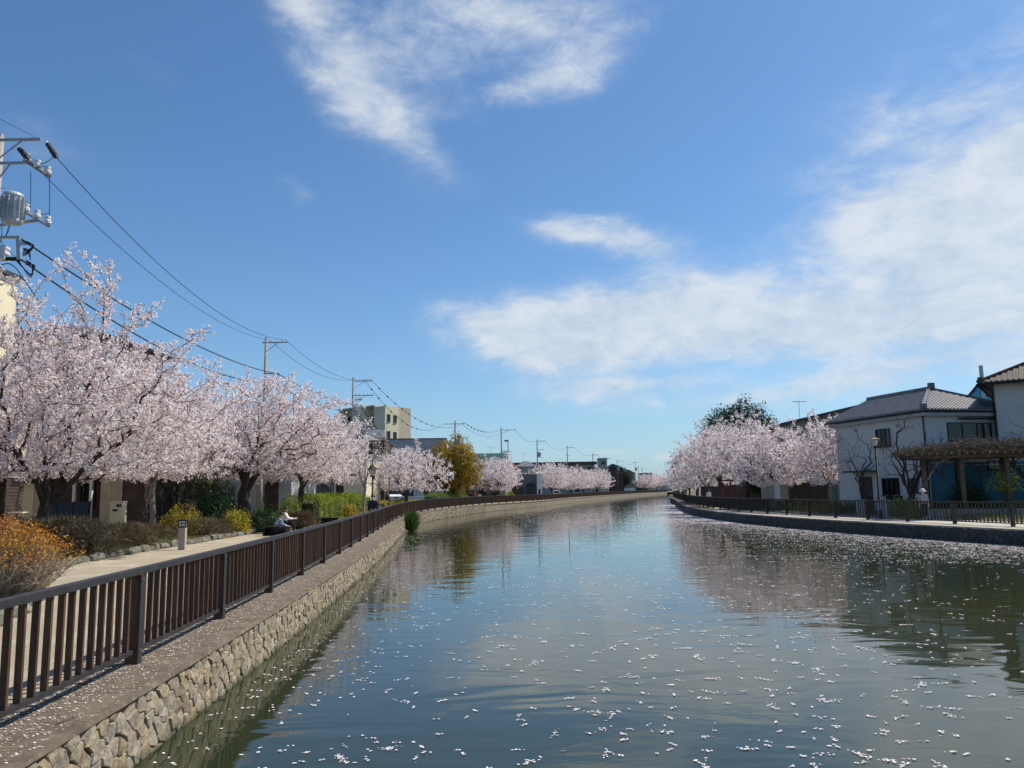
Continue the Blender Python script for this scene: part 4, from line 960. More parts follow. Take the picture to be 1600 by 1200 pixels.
def antenna(root_loc, label, h=1.6, rz=0):
    r = thing('tv_antenna', label, 'antenna', root_loc, rz); MB().tube([(0, 0, -.2), (0, 0, h)], .022, 6).build('mast', m_steel, r)
    m = MB(); m.bar((-.75, 0, h - .1), (.75, 0, h - .1), .03, .03)
    for i in range(8): x = -.7 + i * .2; m.bar((x, -.28, h - .1), (x, .28, h - .1), .015, .015)
    m.build('elements', m_steel, r); return r

# R1: the white two storey house with the grey tile roof; local +y runs along its long canal side
cor = at(1455, 767, 50); ang = math.atan2(.217, .976)
h1 = thing('house', 'white two storey house with grey hipped tile roof on the right bank', 'house', (cor[0], 50, .3), ang)
W1, L1, Z1 = 6.6, 9.3, 6.35
box_part(h1, 'wall', m_plaster, 0, 0, -.4, W1, L1, Z1)
hip_roof(h1, 0, 0, W1, L1, Z1, 1.75, .48, m_roof, True, .27)
box_part(h1, 'eaves_board', m_plasterg, -.38, -.38, Z1 - .42, W1 + .38, L1 + .3, Z1 - .2)
win(h1, 'l', 0, 4.0, 4.85, 1.35, 1.15, 3, m_timber, m_glassblue, .12, 5)
win(h1, 'f', 0, 3.2, 4.95, 3.3, 1.15, 3); box_part(h1, 'awning', m_black, 2.4, -.5, 5.74, 5.2, 0, 5.8)
box_part(h1, 'blind', m_timberlt, 4.35, -.045, 4.45, 4.7, -.022, 5.45)
win(h1, 'l', 0, 3.6, 1.55, 1.5, 1.1, 3, m_black, None, .14, 7); win(h1, 'l', 0, 1.5, 1.6, 1.0, .9, 2)
dr = box_part(h1, 'door', m_brownwall, -.05, 5.55, -.1, 0.02, 6.75, 2.25); box_part(h1, 'door_handle', m_steel, -.09, 5.7, .95, -.05, 5.74, 1.15, parent=dr)
box_part(h1, 'porch_roof', m_timber, -1.0, 5.0, 2.55, 0, 7.4, 2.68)
p = MB(); p.tube([(-.12, .05, Z1 - .3), (-.10, .05, .0)], .045, 6); p.bar((-.35, -.1, Z1 - .3), (-.1, .04, Z1 - .5), .07, .07); p.build('drainpipe', m_black, h1)
p = MB(); p.tube([(1.0, -.07, 5.0), (1.0, -.07, 2.2)], .03, 6); p.tube([(-.07, 1.0, 2.6), (-.07, 1.0, 0)], .03, 6); p.build('conduit', m_plasterg, h1)
box_part(h1, 'electricity_meter', m_plasterg, -.2, .5, 1.0, -.0, .8, 1.6); box_part(h1, 'shutter_box', m_glassblue, -.06, -.02 + .1, 1.8, .0, .45, 2.9)
ac = box_part(h1, 'air_conditioner', m_plasterg, -.42, 2.3, .05, -.1, 3.1, .68); MB().tube([(-.43, 2.6, .36), (-.45, 2.6, .36)], .23, 16).build('fan_grille', m_black, ac)
for yy in (2.55, 6.9): MB().tube([(0, yy, 5.55), (-.09, yy, 5.5)], .09, 10).build('vent_hood', m_steel, h1)
MB().tube([(6.0, -.02, 5.2), (6.0, -.12, 5.15)], .08, 10).build('vent_hood', m_steel, h1)
# lean-to with turquoise cladding
box_part(h1, 'lean_to', m_bluewall, .05, -2.0, .5, 9.5, -.03, 2.95); box_part(h1, 'plinth', m_brownwall, .0, -2.05, -.4, 9.55, 0, .5)
p = MB(); p.prism([(-.1, 3.0), (9.7, 4.25), (9.7, 4.38), (-.1, 3.12)], -2.3, -.02, 'y'); p.build('lean_to_roof', m_roofd, h1)
p = MB(); p.prism([(.05, 2.95), (9.5, 2.95), (9.5, 4.22), (.05, 3.0)], -1.98, -.1, 'y'); p.build('lean_to_gable', m_plaster, h1)
p = MB()
for z in (.55, 2.75): p.bb(.0, -2.06, z, 9.5, -2.0, z + .06)
for x in (2.0, 5.0, 8.0): p.bar((x, -2.03, .6), (x - .12, -2.03, 2.75), .05, .06)
p.build('window_frame', m_glassblue, h1)
win(h1, 'f', -2.0, .35, 1.9, .45, .8, 1); win(h1, 'f', -2.0, 2.9, 2.75, .9, .5, 2)

# R2: rightmost pale house
x2, _, _ = at(1566, 767, 50.5)
h2 = thing('house', 'tall pale house with brown tile roof cut by the right edge of the photograph', 'house', (x2 + .1, 50.5, .3), -.62)
box_part(h2, 'wall', mat('warm_plaster', (.62, .60, .56), (.55, .53, .50), .85, scale=.5), 0, 0, -.4, 9, 10, 8.0)
hip_roof(h2, 0, 0, 9, 10, 8.05, 2.6, .8, m_roofbrown, False, .3)
p = MB(); p.tube([(-.55, -.6, 7.85), (-.1, -.1, 7.5), (-.07, -.07, .2)], .05, 6); p.build('drainpipe', m_black, h2)
p = MB(); p.bar((.0, -.04, 3.9), (6, -.04, 4.0), .03, .03); p.build('wall_cable', m_cable, h2)
# blue gabled house behind
h3 = thing('house', 'small light blue gabled house peeping between the two white houses', 'house', (ax(1527, 80), 80, .3), -.5)
zt = az(597, 80, 1540) - .3; zb_ = az(622, 80, 1540) - .3
p = MB(); p.bb(0, 0, -.3, 4.4, 6, zb_); p.prism([(0, zb_), (4.4, zb_), (1.3, zt)], 0, 6, 'y'); p.build('wall', m_bluetrim, h3)
p = MB(); p.prism([(-.25, zb_ - .1), (1.3, zt + .1), (4.8, zb_ - .2), (4.8, zb_), (1.3, zt + .32), (-.25, zb_ + .1)], -.3, 6.2, 'y'); p.build('roof', m_roofbrown, h3)
win(h3, 'f', 0, 1.5, zb_ + .55, .8, .8, 1)
st = thing('flue_pipe', 'grey metal flue pipe standing between the blue gable and the right edge house', 'chimney', (ax(1551, 66), 66, az(606, 66, 1551)))
p = MB(); p.tube([(0, 0, -4), (0, 0, 1.9)], .16, 10); p.lathe((0, 0, .55), [(.16, 0), (.24, .03), (.24, .12), (.16, .15)], 10); p.build('pipe', m_steel, st)
# R0 grey green building behind the cherries
h4 = thing('house', 'grey green two storey house with dark sloping roof behind the rightmost blossoming cherry', 'house', (ax(1228, 70), 70, .2), .0)
zl_, zr_ = az(661, 70, 1245) - .2, az(634, 70, 1355) - .2; wx = ax(1352, 70) - ax(1228, 70)
p = MB(); p.prism([(0, -.3), (wx, -.3), (wx, zr_ - .1), (0, zl_ - .15)], 0, 7, 'y'); p.build('wall', m_greygreen, h4)
p = MB(); p.prism([(-.4, zl_ - .32), (wx + .4, zr_ - .05), (wx + .4, zr_ + .2), (-.4, zl_ - .05)], -.6, 7.4, 'y'); p.build('roof', m_roofd, h4)
win(h4, 'f', 0, 4.6, 1.5, 1.4, 2.2, 2, m_steel, m_glassblue); win(h4, 'f', 0, 2.6, 4.4, 1.2, 1.0, 2); win(h4, 'f', 0, 5.6, 4.5, .9, .9, 1)
box_part(h4, 'lower_wall', m_brownwall, .3, -.06, -.3, 3.6, -.003, 2.4)
p = MB(); p.tube([(wx - .6, -.08, zr_ - .2), (wx - .6, -.08, 0)], .05, 6); p.build('drainpipe', m_steel, h4)
antenna((ax(1257, 72), 72, az(660, 72, 1257)), 'television antenna on the dark roof behind the right bank cherries', 2.0, .3)
h5 = thing('pump_house', 'plain beige block like kiosk between two right bank cherry trunks', 'kiosk', (ax(1222, 66), 68, .1))
box_part(h5, 'wall', m_greywall, 0, 0, 0, 1.15, 1.5, 2.2); box_part(h5, 'door', m_plasterg, .12, -.03, .05, .42, -.003, 2.0); box_part(h5, 'cap', m_concrete, -.06, -.06, 2.2, 1.21, 1.56, 2.3)
dk = thing('garden_wall', 'dark shaded board fence running behind the right bank cherry trunks', 'fence', (ax(1095, 92), 92, .1))
p = MB(); a = Vector((0, 0, 0)); b = Vector((ax(1318, 76) - ax(1095, 92), 76 - 92, 0)); L = (b - a).length; n = int(L / .24); u = b.normalized()
for i in range(n): c = u * (i * .24 + .12); p.box((c.x, c.y, 1.0), (.22, .04, 2.0 + (i % 3) * .015), math.atan2(u.y, u.x))
p.build('boards', m_brownwall, dk, kind='stuff'); p = MB(); p.bar((0, .06, 1.6), b + Vector((0, .06, 1.6)), .05, .1); p.bar((0, .06, .5), b + Vector((0, .06, .5)), .05, .1); p.build('fence_rail', m_brownwall, dk)
rp = thing('red_post_gate', 'dark red posts standing between the right bank cherry trunks', 'gate', (ax(1126, 80), 80, 0)); p = MB()
MB().tube([(0, 0, 0), (0, 0, 2.6)], .09, 8).build('post', m_red, rp); MB().tube([(1.0, 0, 0), (1.0, 0, 2.6)], .09, 8).build('post', m_red, rp); MB().bar((-.3, 0, 2.65), (1.3, 0, 2.65), .12, .14).build('lintel', m_red, rp)
bn = thing('banner', 'pale hanging banner board beside the beige kiosk on the right bank', 'banner', (ax(1216, 64), 64, .1)); MB().tube([(-.3, 0, 0), (-.3, 0, 2.2)], .03, 6).build('pole', m_steel, bn); box_part(bn, 'cloth', m_plaster, -.27, -.01, .7, .15, .01, 2.1)

# ---- left bank buildings
GZ = .42
hA = thing('house', 'cream three storey house cut by the left edge, behind the biggest cherry', 'house', (-22.2, 27, GZ))
ztA = az(448, 36, 20) - GZ
box_part(hA, 'wall', m_cream, -9, 0, 2.45, 0, 9.3, 5.2); box_part(hA, 'upper_wall', m_cream, -9, .1, 5.2, -.15, 8.0, ztA)
box_part(hA, 'back_wall', m_tanwall, -9, 3, 0, -3.5, 9.3, 2.45); box_part(hA, 'garage_wall', m_tanwall, -3.5, 6.6, 0, -.9, 9.3, 2.45)
p = MB()
for i in range(16): p.bb(-.9, 8.0, .02 + i * .15, -.02, 9.28, .15 + i * .15)
p.build('slat_screen', m_brownwall, hA)
box_part(hA, 'roof', m_roofd, -9.3, -.3, ztA, .05, 8.25, ztA + .2)
for z in (4.2,): win(hA, 'r', 0, 7.6, z, 1.6, 1.1, 2); win(hA, 'r', 0, 3.6, z, 1.6, 1.1, 2)
hB = thing('house', 'grey and white house with dark hipped roof showing through the biggest cherry', 'house', (-24.9, 41.2, GZ), -.05)
zB = az(533, 42, 170) - GZ
box_part(hB, 'wall', m_plaster, -3.5, 0, 2.7, 3.6, 6.0, zB); box_part(hB, 'ground_floor', m_brownwall, -3.5, .9, -.2, 3.5, 5.9, 2.7)
hip_roof(hB, -3.5, 0, 3.6, 6.0, zB + .05, 1.35, .55, m_roofd, False, 0)
box_part(hB, 'panel', m_tanwall, 3.55, .30, 0, 4.12, .42, 2.75); box_part(hB, 'panel', m_tanwall, 4.14, .30, 0, 4.70, .42, 2.75); box_part(hB, 'side_extension', m_darkwall, 3.52, .9, -.2, 5.9, 5, 2.9); box_part(hB, 'panel', m_beigelt, -1.1, .75, .2, -.3, .88, 2.3); box_part(hB, 'panel', m_beige, -.27, .76, .2, .1, .88, 2.4)
box_part(hB, 'porch_column', m_white, 2.05, .3, 0, 2.17, .45, 2.7); box_part(hB, 'porch_column', m_white, 2.95, .3, 0, 3.07, .45, 2.7); box_part(hB, 'porch_beam', m_black, -1.2, .28, 2.55, 3.5, .5, 2.69)
box_part(hB, 'dark_panel', m_brownwall, 4.72, .30, 0, 5.85, .85, 2.85)
win(hB, 'f', .9, 2.55, 1.7, .8, 1.3, 2); win(hB, 'f', 0, .6, 4.3, 1.6, 1.1, 2); win(hB, 'r', 3.6, 3, 4.4, 1.4, 1.1, 2); win(hB, 'f', 0, -1.6, 6.6, 1.4, 1.0, 2)
nf = thing('privacy_screen', 'long navy blue privacy screen on short posts behind the brown hedge', 'screen', (ax(66, 35.5), 35.5, GZ - .1), .0)
wn = ax(140, 35.5) - ax(66, 35.5)
for i in range(3): box_part(nf, 'panel', m_navy, i * wn / 3 + .01, 0, .75, (i + 1) * wn / 3 - .01, .04, 1.45)
for i in range(4): MB().bb(i * wn / 3 - .03, .045, 0, i * wn / 3 + .03, .1, 1.48).build('post', m_black, nf)
lb = thing('letterbox_pillar', 'cream rendered letterbox pillar with dark slot and small dark intercom', 'pillar', (ax(173, 37), 37, .15)); 
for i in range(4): box_part(lb, 'block', m_cream, 0, 0, .02 + i * .385, .56, .45, .40 + i * .385)
box_part(lb, 'cap', m_cream, -.03, -.03, 1.56, .59, .48, 1.61); box_part(lb, 'slot', m_black, .14, -.02, 1.16, .34, 0, 1.25); box_part(lb, 'intercom', m_black, .30, -.02, 1.36, .44, 0, 1.47); box_part(lb, 'name_plate', m_black, .47, -.02, 1.34, .52, 0, 1.5)
br = thing('low_garden_wall', 'low pale block wall beneath the navy privacy screen', 'wall', (ax(84, 36), 36.2, .1)); box_part(br, 'wall', m_concrete, 0, 0, 0, 1.6, .15, .75)
for i, (u, D) in enumerate(((278, 47), (303, 47))):
    g = thing('gate_pillar', ['left stone gate pillar behind the yellow green rounded shrub', 'right stone gate pillar with a small white name plate, behind the rounded shrub'][i], 'pillar', (ax(u, D), D, .3), 0, 'stone gate pillars'); box_part(g, 'shaft', m_greywall, -.2, -.2, 0, .2, .2, 1.35); box_part(g, 'cap', m_concrete, -.24, -.24, 1.35, .24, .24, 1.43)
    if i: box_part(g, 'name_plate', m_white, -.08, -.22, .98, .06, -.203, 1.12)
hC = thing('house', 'grey blue rendered house behind the thick forked cherry trunk', 'house', (ax(336, 57), 57, GZ)); wC = ax(455, 57) - ax(336, 57)
box_part(hC, 'wall', m_plasterg, 0, 0, -.2, wC, 7, 5.6); box_part(hC, 'parapet', m_greywall, -.1, -.1, 5.6, wC + .1, 7.1, 5.8)
win(hC, 'f', 0, .9, 1.45, 1.2, 1.5, 2, m_steel, m_glassblue); win(hC, 'f', 0, 3.3, 1.3, .3, .3, 1); win(hC, 'f', 0, 1.5, 4.1, 1.6, 1.1, 2)
box_part(hC, 'shutter_box', m_greywall, .25, -.12, 2.22, 1.55, -.003, 2.4)
p = MB(); p.bb(wC * .65, -.03, -.1, wC * .65 + 1.0, 0.01, 2.4); p.build('entrance', m_brownwall, hC); box_part(hC, 'porch_post', m_white, wC * .62, -.6, -.1, wC * .62 + .08, -.5, 2.5); box_part(hC, 'porch_roof', m_greywall, wC * .6, -.8, 2.5, wC * .9, 0, 2.62)
hD = thing('house', 'cream house with wide shaded carport behind the long hedge', 'house', (ax(476, 76), 76, GZ)); wD = ax(537, 76) - ax(476, 76); w2 = ax(572, 76) - ax(476, 76)
box_part(hD, 'wall', m_cream, wD, 0, -.2, w2, 8, 4.6); box_part(hD, 'upper_wall', m_beigelt, 0, 0, 2.55, wD, 8, 4.9)
box_part(hD, 'carport_back', m_greywall, 0, 4, -.2, wD, 8, 2.55); box_part(hD, 'carport_post', m_white, -.1, 0, -.2, .12, .25, 2.55); box_part(hD, 'carport_post', m_white, wD - .9, -.02, -.2, wD - .78, .2, 2.55)
box_part(hD, 'carport_door', m_brownwall, wD - .7, -.02, -.2, wD - .02, .1, 2.5); box_part(hD, 'band', m_beige, wD, -.04, 2.45, w2 + .04, 8.04, 2.62)
box_part(hD, 'meter_box', m_white, wD - .75, -.1, 2.62, wD - .1, 0, 3.1); win(hD, 'f', 0, w2 - 1.1, 3.6, .8, .9, 2)
win(hD, 'r', w2, 4, 3.5, 1.2, 1.0, 2)
hF = thing('building', 'flat roofed grey cream building with a blank white signboard on its parapet', 'building', (ax(540, 90), 90, GZ)); wF = ax(573, 90) - ax(540, 90); w3 = ax(598, 90) - ax(540, 90); zF = az(668, 90, 560) - GZ
box_part(hF, 'wall', m_greywall, 0, 0, -.2, wF, 10, zF - .7); box_part(hF, 'parapet', m_greywall, -.1, -.15, zF - .7, wF + .1, 10, zF); box_part(hF, 'recessed_wing', m_brownwall, wF, 1.2, -.2, w3, 10, zF - 1.4)
p = MB(); p.box((0, 0, 0), (2.1, .12, .78)); s = p.build('signboard', m_white, hF); s.location = (wF + .95, -.2, zF - .65); s.rotation_euler = (0, R(6), 0)
box_part(hF, 'balcony', m_white, wF, .2, 3.2, w3 + .4, 1.2, 4.1); win(hF, 'f', 1.2, wF + .9, 5.6, 1.3, 1.2, 2); win(hF, 'f', 0, 1.3, 5.8, 1.2, 1.1, 2)
# apartment block, its end wall turned to the sun
D_ = 140; hG = thing('apartment_building', 'beige concrete apartment block rising behind the left bank cherries', 'building', (ax(601, D_), D_, GZ), .88); zG = az(634, D_, 600) - GZ
box_part(hG, 'wall', m_beigelt, 0, 0, 0, 3.3, 3.0, zG); box_part(hG, 'wing', m_beige, 1.1, 3.0, 0, 9, 13, zG + .1); box_part(hG, 'stair_tower', m_beigelt, -.4, 5.2, 0, 1.1, 6.3, zG + .5); box_part(hG, 'end_fin', m_beigelt, .0, 12.4, 0, 1.1, 13, zG)  # lighter beige paints the sunlit end and columns, darker beige the shaded wing
box_part(hG, 'roof_slab', m_beige, .1, 3.0, zG + .1, 9, 13.2, zG + .4)
for k in range(4):
    z = zG - 2.9 - k * 3.0
    box_part(hG, 'balcony', m_beige, .05, 6.31, z - 1.0, 1.1, 12.39, z + .1); box_part(hG, 'walkway', m_beige, .3, 3.01, z - 1.0, 1.1, 5.19, z + .05)
    win(hG, 'l', 1.1, 8.0, z + 1.0, 1.8, 1.6, 2); win(hG, 'l', 1.1, 10.8, z + 1.0, 1.6, 1.6, 2); win(hG, 'l', 1.1, 4.2, z + 1.0, .9, 1.5, 1)
    win(hG, 'f', 0, .85, z + .8, .75, 1.3, 1, m_timber); win(hG, 'f', 0, 2.35, z + .7, .75, 1.3, 1, m_timber)
    box_part(hG, 'side_balcony', m_beige, 3.3, 1, z - .6, 4.0, 2.6, z + .6)
hE = thing('building', 'low grey flat roofed building behind the umbrella shaped cherry', 'building', (ax(606, 112), 112, GZ), .06); wE = ax(697, 112) - ax(606, 112); zE = az(686, 112, 650) - GZ
box_part(hE, 'wall', m_plasterg, 0, 0, -.2, wE, 14, zE); box_part(hE, 'parapet', m_roofd, -.1, -.1, zE, wE + .1, 14, zE + .12)
win(hE, 'f', 0, 5.2, 1.4, .8, 1.3, 1); win(hE, 'f', 0, 3.0, 2.3, .5, .6, 1); win(hE, 'f', 0, 2.4, 5, 1.5, 1.1, 2); win(hE, 'r', wE, 4, 5, 1.4, 1.1, 2)
box_part(hE, 'annexe', m_greywall, wE, 1.5, -.2, wE + 2.6, 12, 3.2); win(hE, 'f', 1.5, wE + .9, 1.3, .9, 2.0, 2, m_white)
for (u0, u1, v, D, m1, m2, lab, rs) in [(730, 792, 713, 137, m_white, m_roofgreen, 'white building with pale green metal roof behind the round cherry', .9), (786, 812, 728, 150, m_brownwall, m_roofred, 'old house with dark red roof above the round cherry', 1.6),
                                        (808, 838, 724, 185, m_greywall, m_roof, 'grey hip roofed house left of the white arch windowed building', 1.2)]:
    h = thing('house', lab, 'house', (ax(u0, D), D, GZ)); w = ax(u1, D) - ax(u0, D); z = az(v, D, (u0 + u1) / 2) - GZ
    box_part(h, 'wall', m1, 0, 0, -.2, w, 8, z - rs * (.3 if rs < 1 else .6)); p = MB(); zz = z - rs * (.3 if rs < 1 else .6)
    if rs < 1: p.prism([(-.3, zz), (w + .3, zz), (w + .3, z + .5), (-.3, z + .5)], -.3, 8.3, 'y')
    else: p.add([(-.4, -.4, zz), (w + .4, -.4, zz), (w + .4, 8.4, zz), (-.4, 8.4, zz), (w * .35, 3, z + rs * .5), (w * .65, 5, z + rs * .5)], [(0, 1, 5, 4), (1, 2, 5), (2, 3, 4, 5), (3, 0, 4), (3, 2, 1, 0)])
    p.build('roof', m2, h); win(h, 'f', 0, w * .3, 1.5, 1.2, 1.1, 2); win(h, 'f', 0, w * .7, 1.5, 1.2, 1.1, 2)
hL = thing('building', 'long dark roofed block stretching behind the distant left bank cherries', 'building', (ax(797, 262), 262, GZ)); wL = ax(930, 264) - ax(797, 262); zL = az(722, 262, 870) - GZ
box_part(hL, 'wall', m_greywall, 0, 0, -.2, wL, 14, zL - 1.0); box_part(hL, 'roof', m_roofbrown, -.6, -.8, zL - 1.0, wL + .6, 14.5, zL)
for i in range(9): win(hL, 'f', 0, 2.2 + i * (wL - 4) / 8, zL - 2.4, 1.5, 1.3, 2)
for i in range(9): win(hL, 'f', 0, 2.2 + i * (wL - 4) / 8, zL - 5.2, 1.5, 1.3, 2)
box_part(hL, 'end_wing', m_greywall, wL + .6, 1, -.2, wL + 4.5, 12, zL - 1.6); box_part(hL, 'balcony', m_brownwall, 2, -.9, zL - 4.2, wL - 1, -.003, zL - 3.2)
m_frontshade = mat('shaded_front_grey', (.16, .165, .17), (.12, .125, .13), .85, scale=.6)  # dark grey paints shade onto the white building's camera-facing front
# small white building with arched window
D_ = 174; hK = thing('building', 'small white building with shade painted dark on its front, arched window and bright white side wall', 'building', (ax(811, D_), D_, .25)); wK = ax(839, D_) - ax(811, D_); zK = az(741, D_, 830) - .25
box_part(hK, 'wall', m_frontshade, 0, 0, 0, wK, 8, zK); box_part(hK, 'side_wall', m_white, wK, -.2, 0, wK + 1.1, 8.1, zK + .15); box_part(hK, 'base', m_white, wK * .33, -.08, 0, wK, -.003, .75)
p = MB(); p.prism([(wK * .38, 2.6)] + [(wK * .67 - math.cos(t) * wK * .29, 2.7 + math.sin(t) * .75) for t in [math.pi * i / 8 for i in range(9)]] + [(wK * .96, 2.6)], -.1, -.003, 'y'); p.build('arch', m_navy, hK)
for i in range(4): win(hK, 'f', 0, wK * (.44 + .155 * i), 1.7, wK * .14, 1.8, 1)
win(hK, 'f', 0, wK * .16, 1.7, wK * .24, 1.6, 2); box_part(hK, 'door', m_black, wK + .35, -.26, 0, wK + .75, -.203, 2.0)
# far ones
far_list = [(898, 905, 757, 236, 'bright white fronted kiosk far down the left bank', m_white, m_white, 3.5), (938, 950, 717, 330, 'plain grey far building right of the long dark roofed block', m_greywall, m_greywall, 8), (948, 975, 731, 345, 'far brownish house with grey roof among the distant utility poles', m_brownwall, m_roofd, 8),
            (975, 993, 739, 392, 'far green grey house with gabled roof left of the last cherries', m_greygreen, m_roof, 8), (994, 1012, 753, 392, 'far dark gateway building with white end wall at the bend', m_brownwall, m_roofd, 5),
            (1003, 1020, 740, 420, 'far flat grey block above the last left bank cherry', m_greywall, m_roofd, 12), (1037, 1050, 748, 460, 'farthest dark low building closing the canal view', m_greywall, m_roofd, 12), (1020, 1038, 752, 520, 'very distant pale low building above the canal end', m_beige, m_roofd, 12)]
for (u0, u1, v, D, lab, m1, m2, dp) in far_list:
    h = thing('far_house', lab, 'house', (ax(u0, D), D, .3)); w = ax(u1, D) - ax(u0, D); z = az(v, D, (u0 + u1) / 2) - .3
    box_part(h, 'wall', m1, 0, 0, -.5, w, dp, z); p = MB()
    if 'gabled' in lab or 'house with grey' in lab: p.prism([(-.4, z - .1), (w + .4, z - .1), (w * .4, z + 1.8)], -.4, dp + .3, 'y')
    else: p.bb(-.3, -.3, z, w + .3, dp + .3, z + .35)
    p.build('roof', m2, h)
    for i in range(max(1, int(w / 4))): win(h, 'f', 0, w * (i + .5) / max(1, int(w / 4)), z - 1.6 if z > 3 else z * .6, 1.4, 1.1, 2)
lw = thing('white_wall', 'low white garden wall by the far dark gateway building', 'wall', (ax(971, 378), 378, .25)); box_part(lw, 'wall', m_white, 0, 0, 0, ax(993, 378) - ax(971, 378), .3, 2.2)
for i, (u, v0, v1, D) in enumerate(((767, 698, 716, 135), (819, 708, 722, 205), (799, 710, 722, 190))):
    antenna((ax(u, D), D, az(v1, D, u)), ['television antenna on the pale green roof', 'television antenna over the middle of the long dark roof', 'television antenna at the left end of the long dark roof'][i], (v1 - v0) / 1240 * D)
# background rows behind the left trees so that no void shows
bk = [(232, 306, 722, 58, 'low house walled dark brown to stand for shade behind the slim grey cherry and the gate pillars', m_brownwall, 6), (586, 604, 722, 102, 'plain white annexe seen beyond the black lantern post', m_white, 6), (700, 733, 742, 120, 'low dark roofed house under the golden leaved tree', m_brownwall, 6), (735, 790, 752, 125, 'low grey sheds under the round cherry by the green roof', m_greywall, 5)]  # first house has a dark brown wall standing in for the shade there
for (u0, u1, v, D, lab, m1, dp) in bk:
    h = thing('house', lab, 'house', (ax(u0, D), D, GZ)); w = ax(u1, D) - ax(u0, D); z = az(v, D, u0) - GZ
    box_part(h, 'wall', m1, 0, 0, -.3, w, dp, z); box_part(h, 'roof', m_roofd, -.4, -.5, z, w + .4, dp, z + .25); win(h, 'f', 0, w * .35, z * .5, 1.1, 1.0, 2); win(h, 'f', 0, w * .72, z * .5, 1.1, 1.0, 2)
for i in range(9):   # distant houses far left and right, beyond what the trees hide
    u = [-700, -420, -180, 1700, 1850, 2050, 2300, 1150, 1290][i]; D = [60, 75, 70, 75, 80, 70, 90, 140, 120][i]
    if i >= 7:
        h = thing('house', ['low roof of a house hidden behind the middle right bank cherries', 'dark roofed house hidden behind the nearest right bank cherries'][i - 7], 'house', (ax(u, D), D, .25)); box_part(h, 'wall', m_greywall, -4, 0, -.3, 4, 8, 4.2); box_part(h, 'roof', m_roofd, -4.4, -.4, 4.2, 4.4, 8.4, 4.6); win(h, 'f', 0, 0, 1.6, 1.4, 1.1, 2)

# ------------------------------------------------------------------ utility poles and wires
GP = 'utility poles along the left street'
def insul(mb, x, y, z, h=.22): mb.lathe((x, y, z), [(.03, 0), (.07, .03), (.045, .07), (.08, .1), (.045, .14), (.07, .17), (.03, h)], 8)
def pole(label, u, vtop, D, arms, rz=0, tr=False, m=None, cages=True, r0=.17):
    x = at(u, vtop, D)[0]; zt = az(vtop, D, u); root = thing('utility_pole', label, 'utility pole', (x, D, 0), rz, GP)
    MB().tube([(0, 0, -.3), (0, 0, zt)], [r0, r0 * .62], 10).build('pole', m or m_concrete, root, smooth=True)
    MB().lathe((0, 0, zt), [(r0 * .64, 0), (r0 * .6, .08), (.02, .12)], 10).build('cap', m_steel, root)
    for (dz, xa, xb, ni) in arms:
        a = MB().bar((xa, -.14, zt - dz), (xb, -.14, zt - dz), .075, .09).build('crossarm', m_steel, root)
        MB().bar((0, -.13, zt - dz - .75), ((xa + xb) / 2 + .25, -.14, zt - dz - .03), .04, .04).build('brace', m_steel, root)
        for k in range(ni): q = MB(); insul(q, xa + (xb - xa) * (k + .6) / ni, -.14, zt - dz + .045); q.build('insulator', m_ceramic, root)
    st = MB()
    for k in range(int(zt / .9) - 3): st.bar((0, 0, 3 + k * .9), ((.3 if k % 2 else -.3), 0, 3 + k * .9), .018, .018)
    st.build('climbing_steps', m_steel, root)
    if tr:
        tz = zt - 4.2; t = MB(); t.lathe((.42, -.45, tz), [(.02, 0), (.31, .02), (.34, .08), (.34, .12), (.31, .14), (.31, 1.05), (.34, 1.07), (.34, 1.13), (.28, 1.2), (.02, 1.22)], 18)
        tt = t.build('transformer', m_trans, root)
        f = MB()
        for k in range(12): a_ = 2 * math.pi * k / 12; f.box((.42 + math.cos(a_) * .37, -.45 + math.sin(a_) * .37, tz + .58), (.14, .02, .82), a_)
        f.build('cooling_fins', m_trans, tt)
        q = MB(); insul(q, .55, -.6, tz + 1.2); insul(q, .3, -.6, tz + 1.2); q.build('bushing', m_ceramic, tt)
        MB().bar((-.1, -.3, tz - .08), (1.5, -.3, tz - .08), .08, .09).build('bracket', m_steel, root)
    return root, x, D, zt
def wire(label, a, b, sag, r, group='wires strung between the left street poles', knots=0):
    a, b = Vector(a), Vector(b); root = thing('power_line', label, 'wire', a, 0, group); n = 26
    pts = [(b - a) * (i / n) + Vector((0, 0, -4 * sag * (i / n) * (1 - i / n))) for i in range(n + 1)]
    MB().tube(pts, r, 5).build('cable', m_cable, root)
    if knots:
        k = MB()
        for i in range(knots): t = (i + 1) / (knots + 1) * .6; q = (b - a) * t + Vector((0, 0, -4 * sag * t * (1 - t))); k.lathe((q.x, q.y, q.z - r * 5), [(.005, 0), (r * 4, r * 3), (r * 4, r * 7), (.005, r * 10)], 6)
        k.build('spacers', m_cable, root, kind='stuff')
# pole 0 (nearest)
D0 = 27
p0, x0, _, z0 = pole('nearest utility pole with transformer at the left edge of the photograph', 1, 214, D0, [(.18, -.3, 1.55, 0), (1.05, -.6, 1.1, 0)], 0, False, None, True, .19)
def L0(u, v, D=D0): q = at(u, v, D); return Vector((q[0] - x0, q[1] - D0, q[2]))
def rel(root, name, m, f, parent=None, **k): mb = MB(); f(mb); return mb.build(name, m, parent or root, **k)
tzc = L0(18, 350, 26.6); t = MB(); t.lathe((tzc.x, tzc.y, L0(18, 350, 26.6).z), [(.02, 0), (.30, .02), (.33, .06), (.33, .12), (.30, .15), (.30, .98), (.33, 1.0), (.30, 1.08), (.24, 1.12), (.02, 1.14)], 20)
tt = t.build('transformer', m_trans, p0); f = MB()
for k in range(14): a_ = 2 * math.pi * k / 14; f.box((tzc.x + math.cos(a_) * .345, tzc.y + math.sin(a_) * .345, tzc.z + .56), (.10, .018, .76), a_)
f.build('cooling_fins', m_trans, tt)
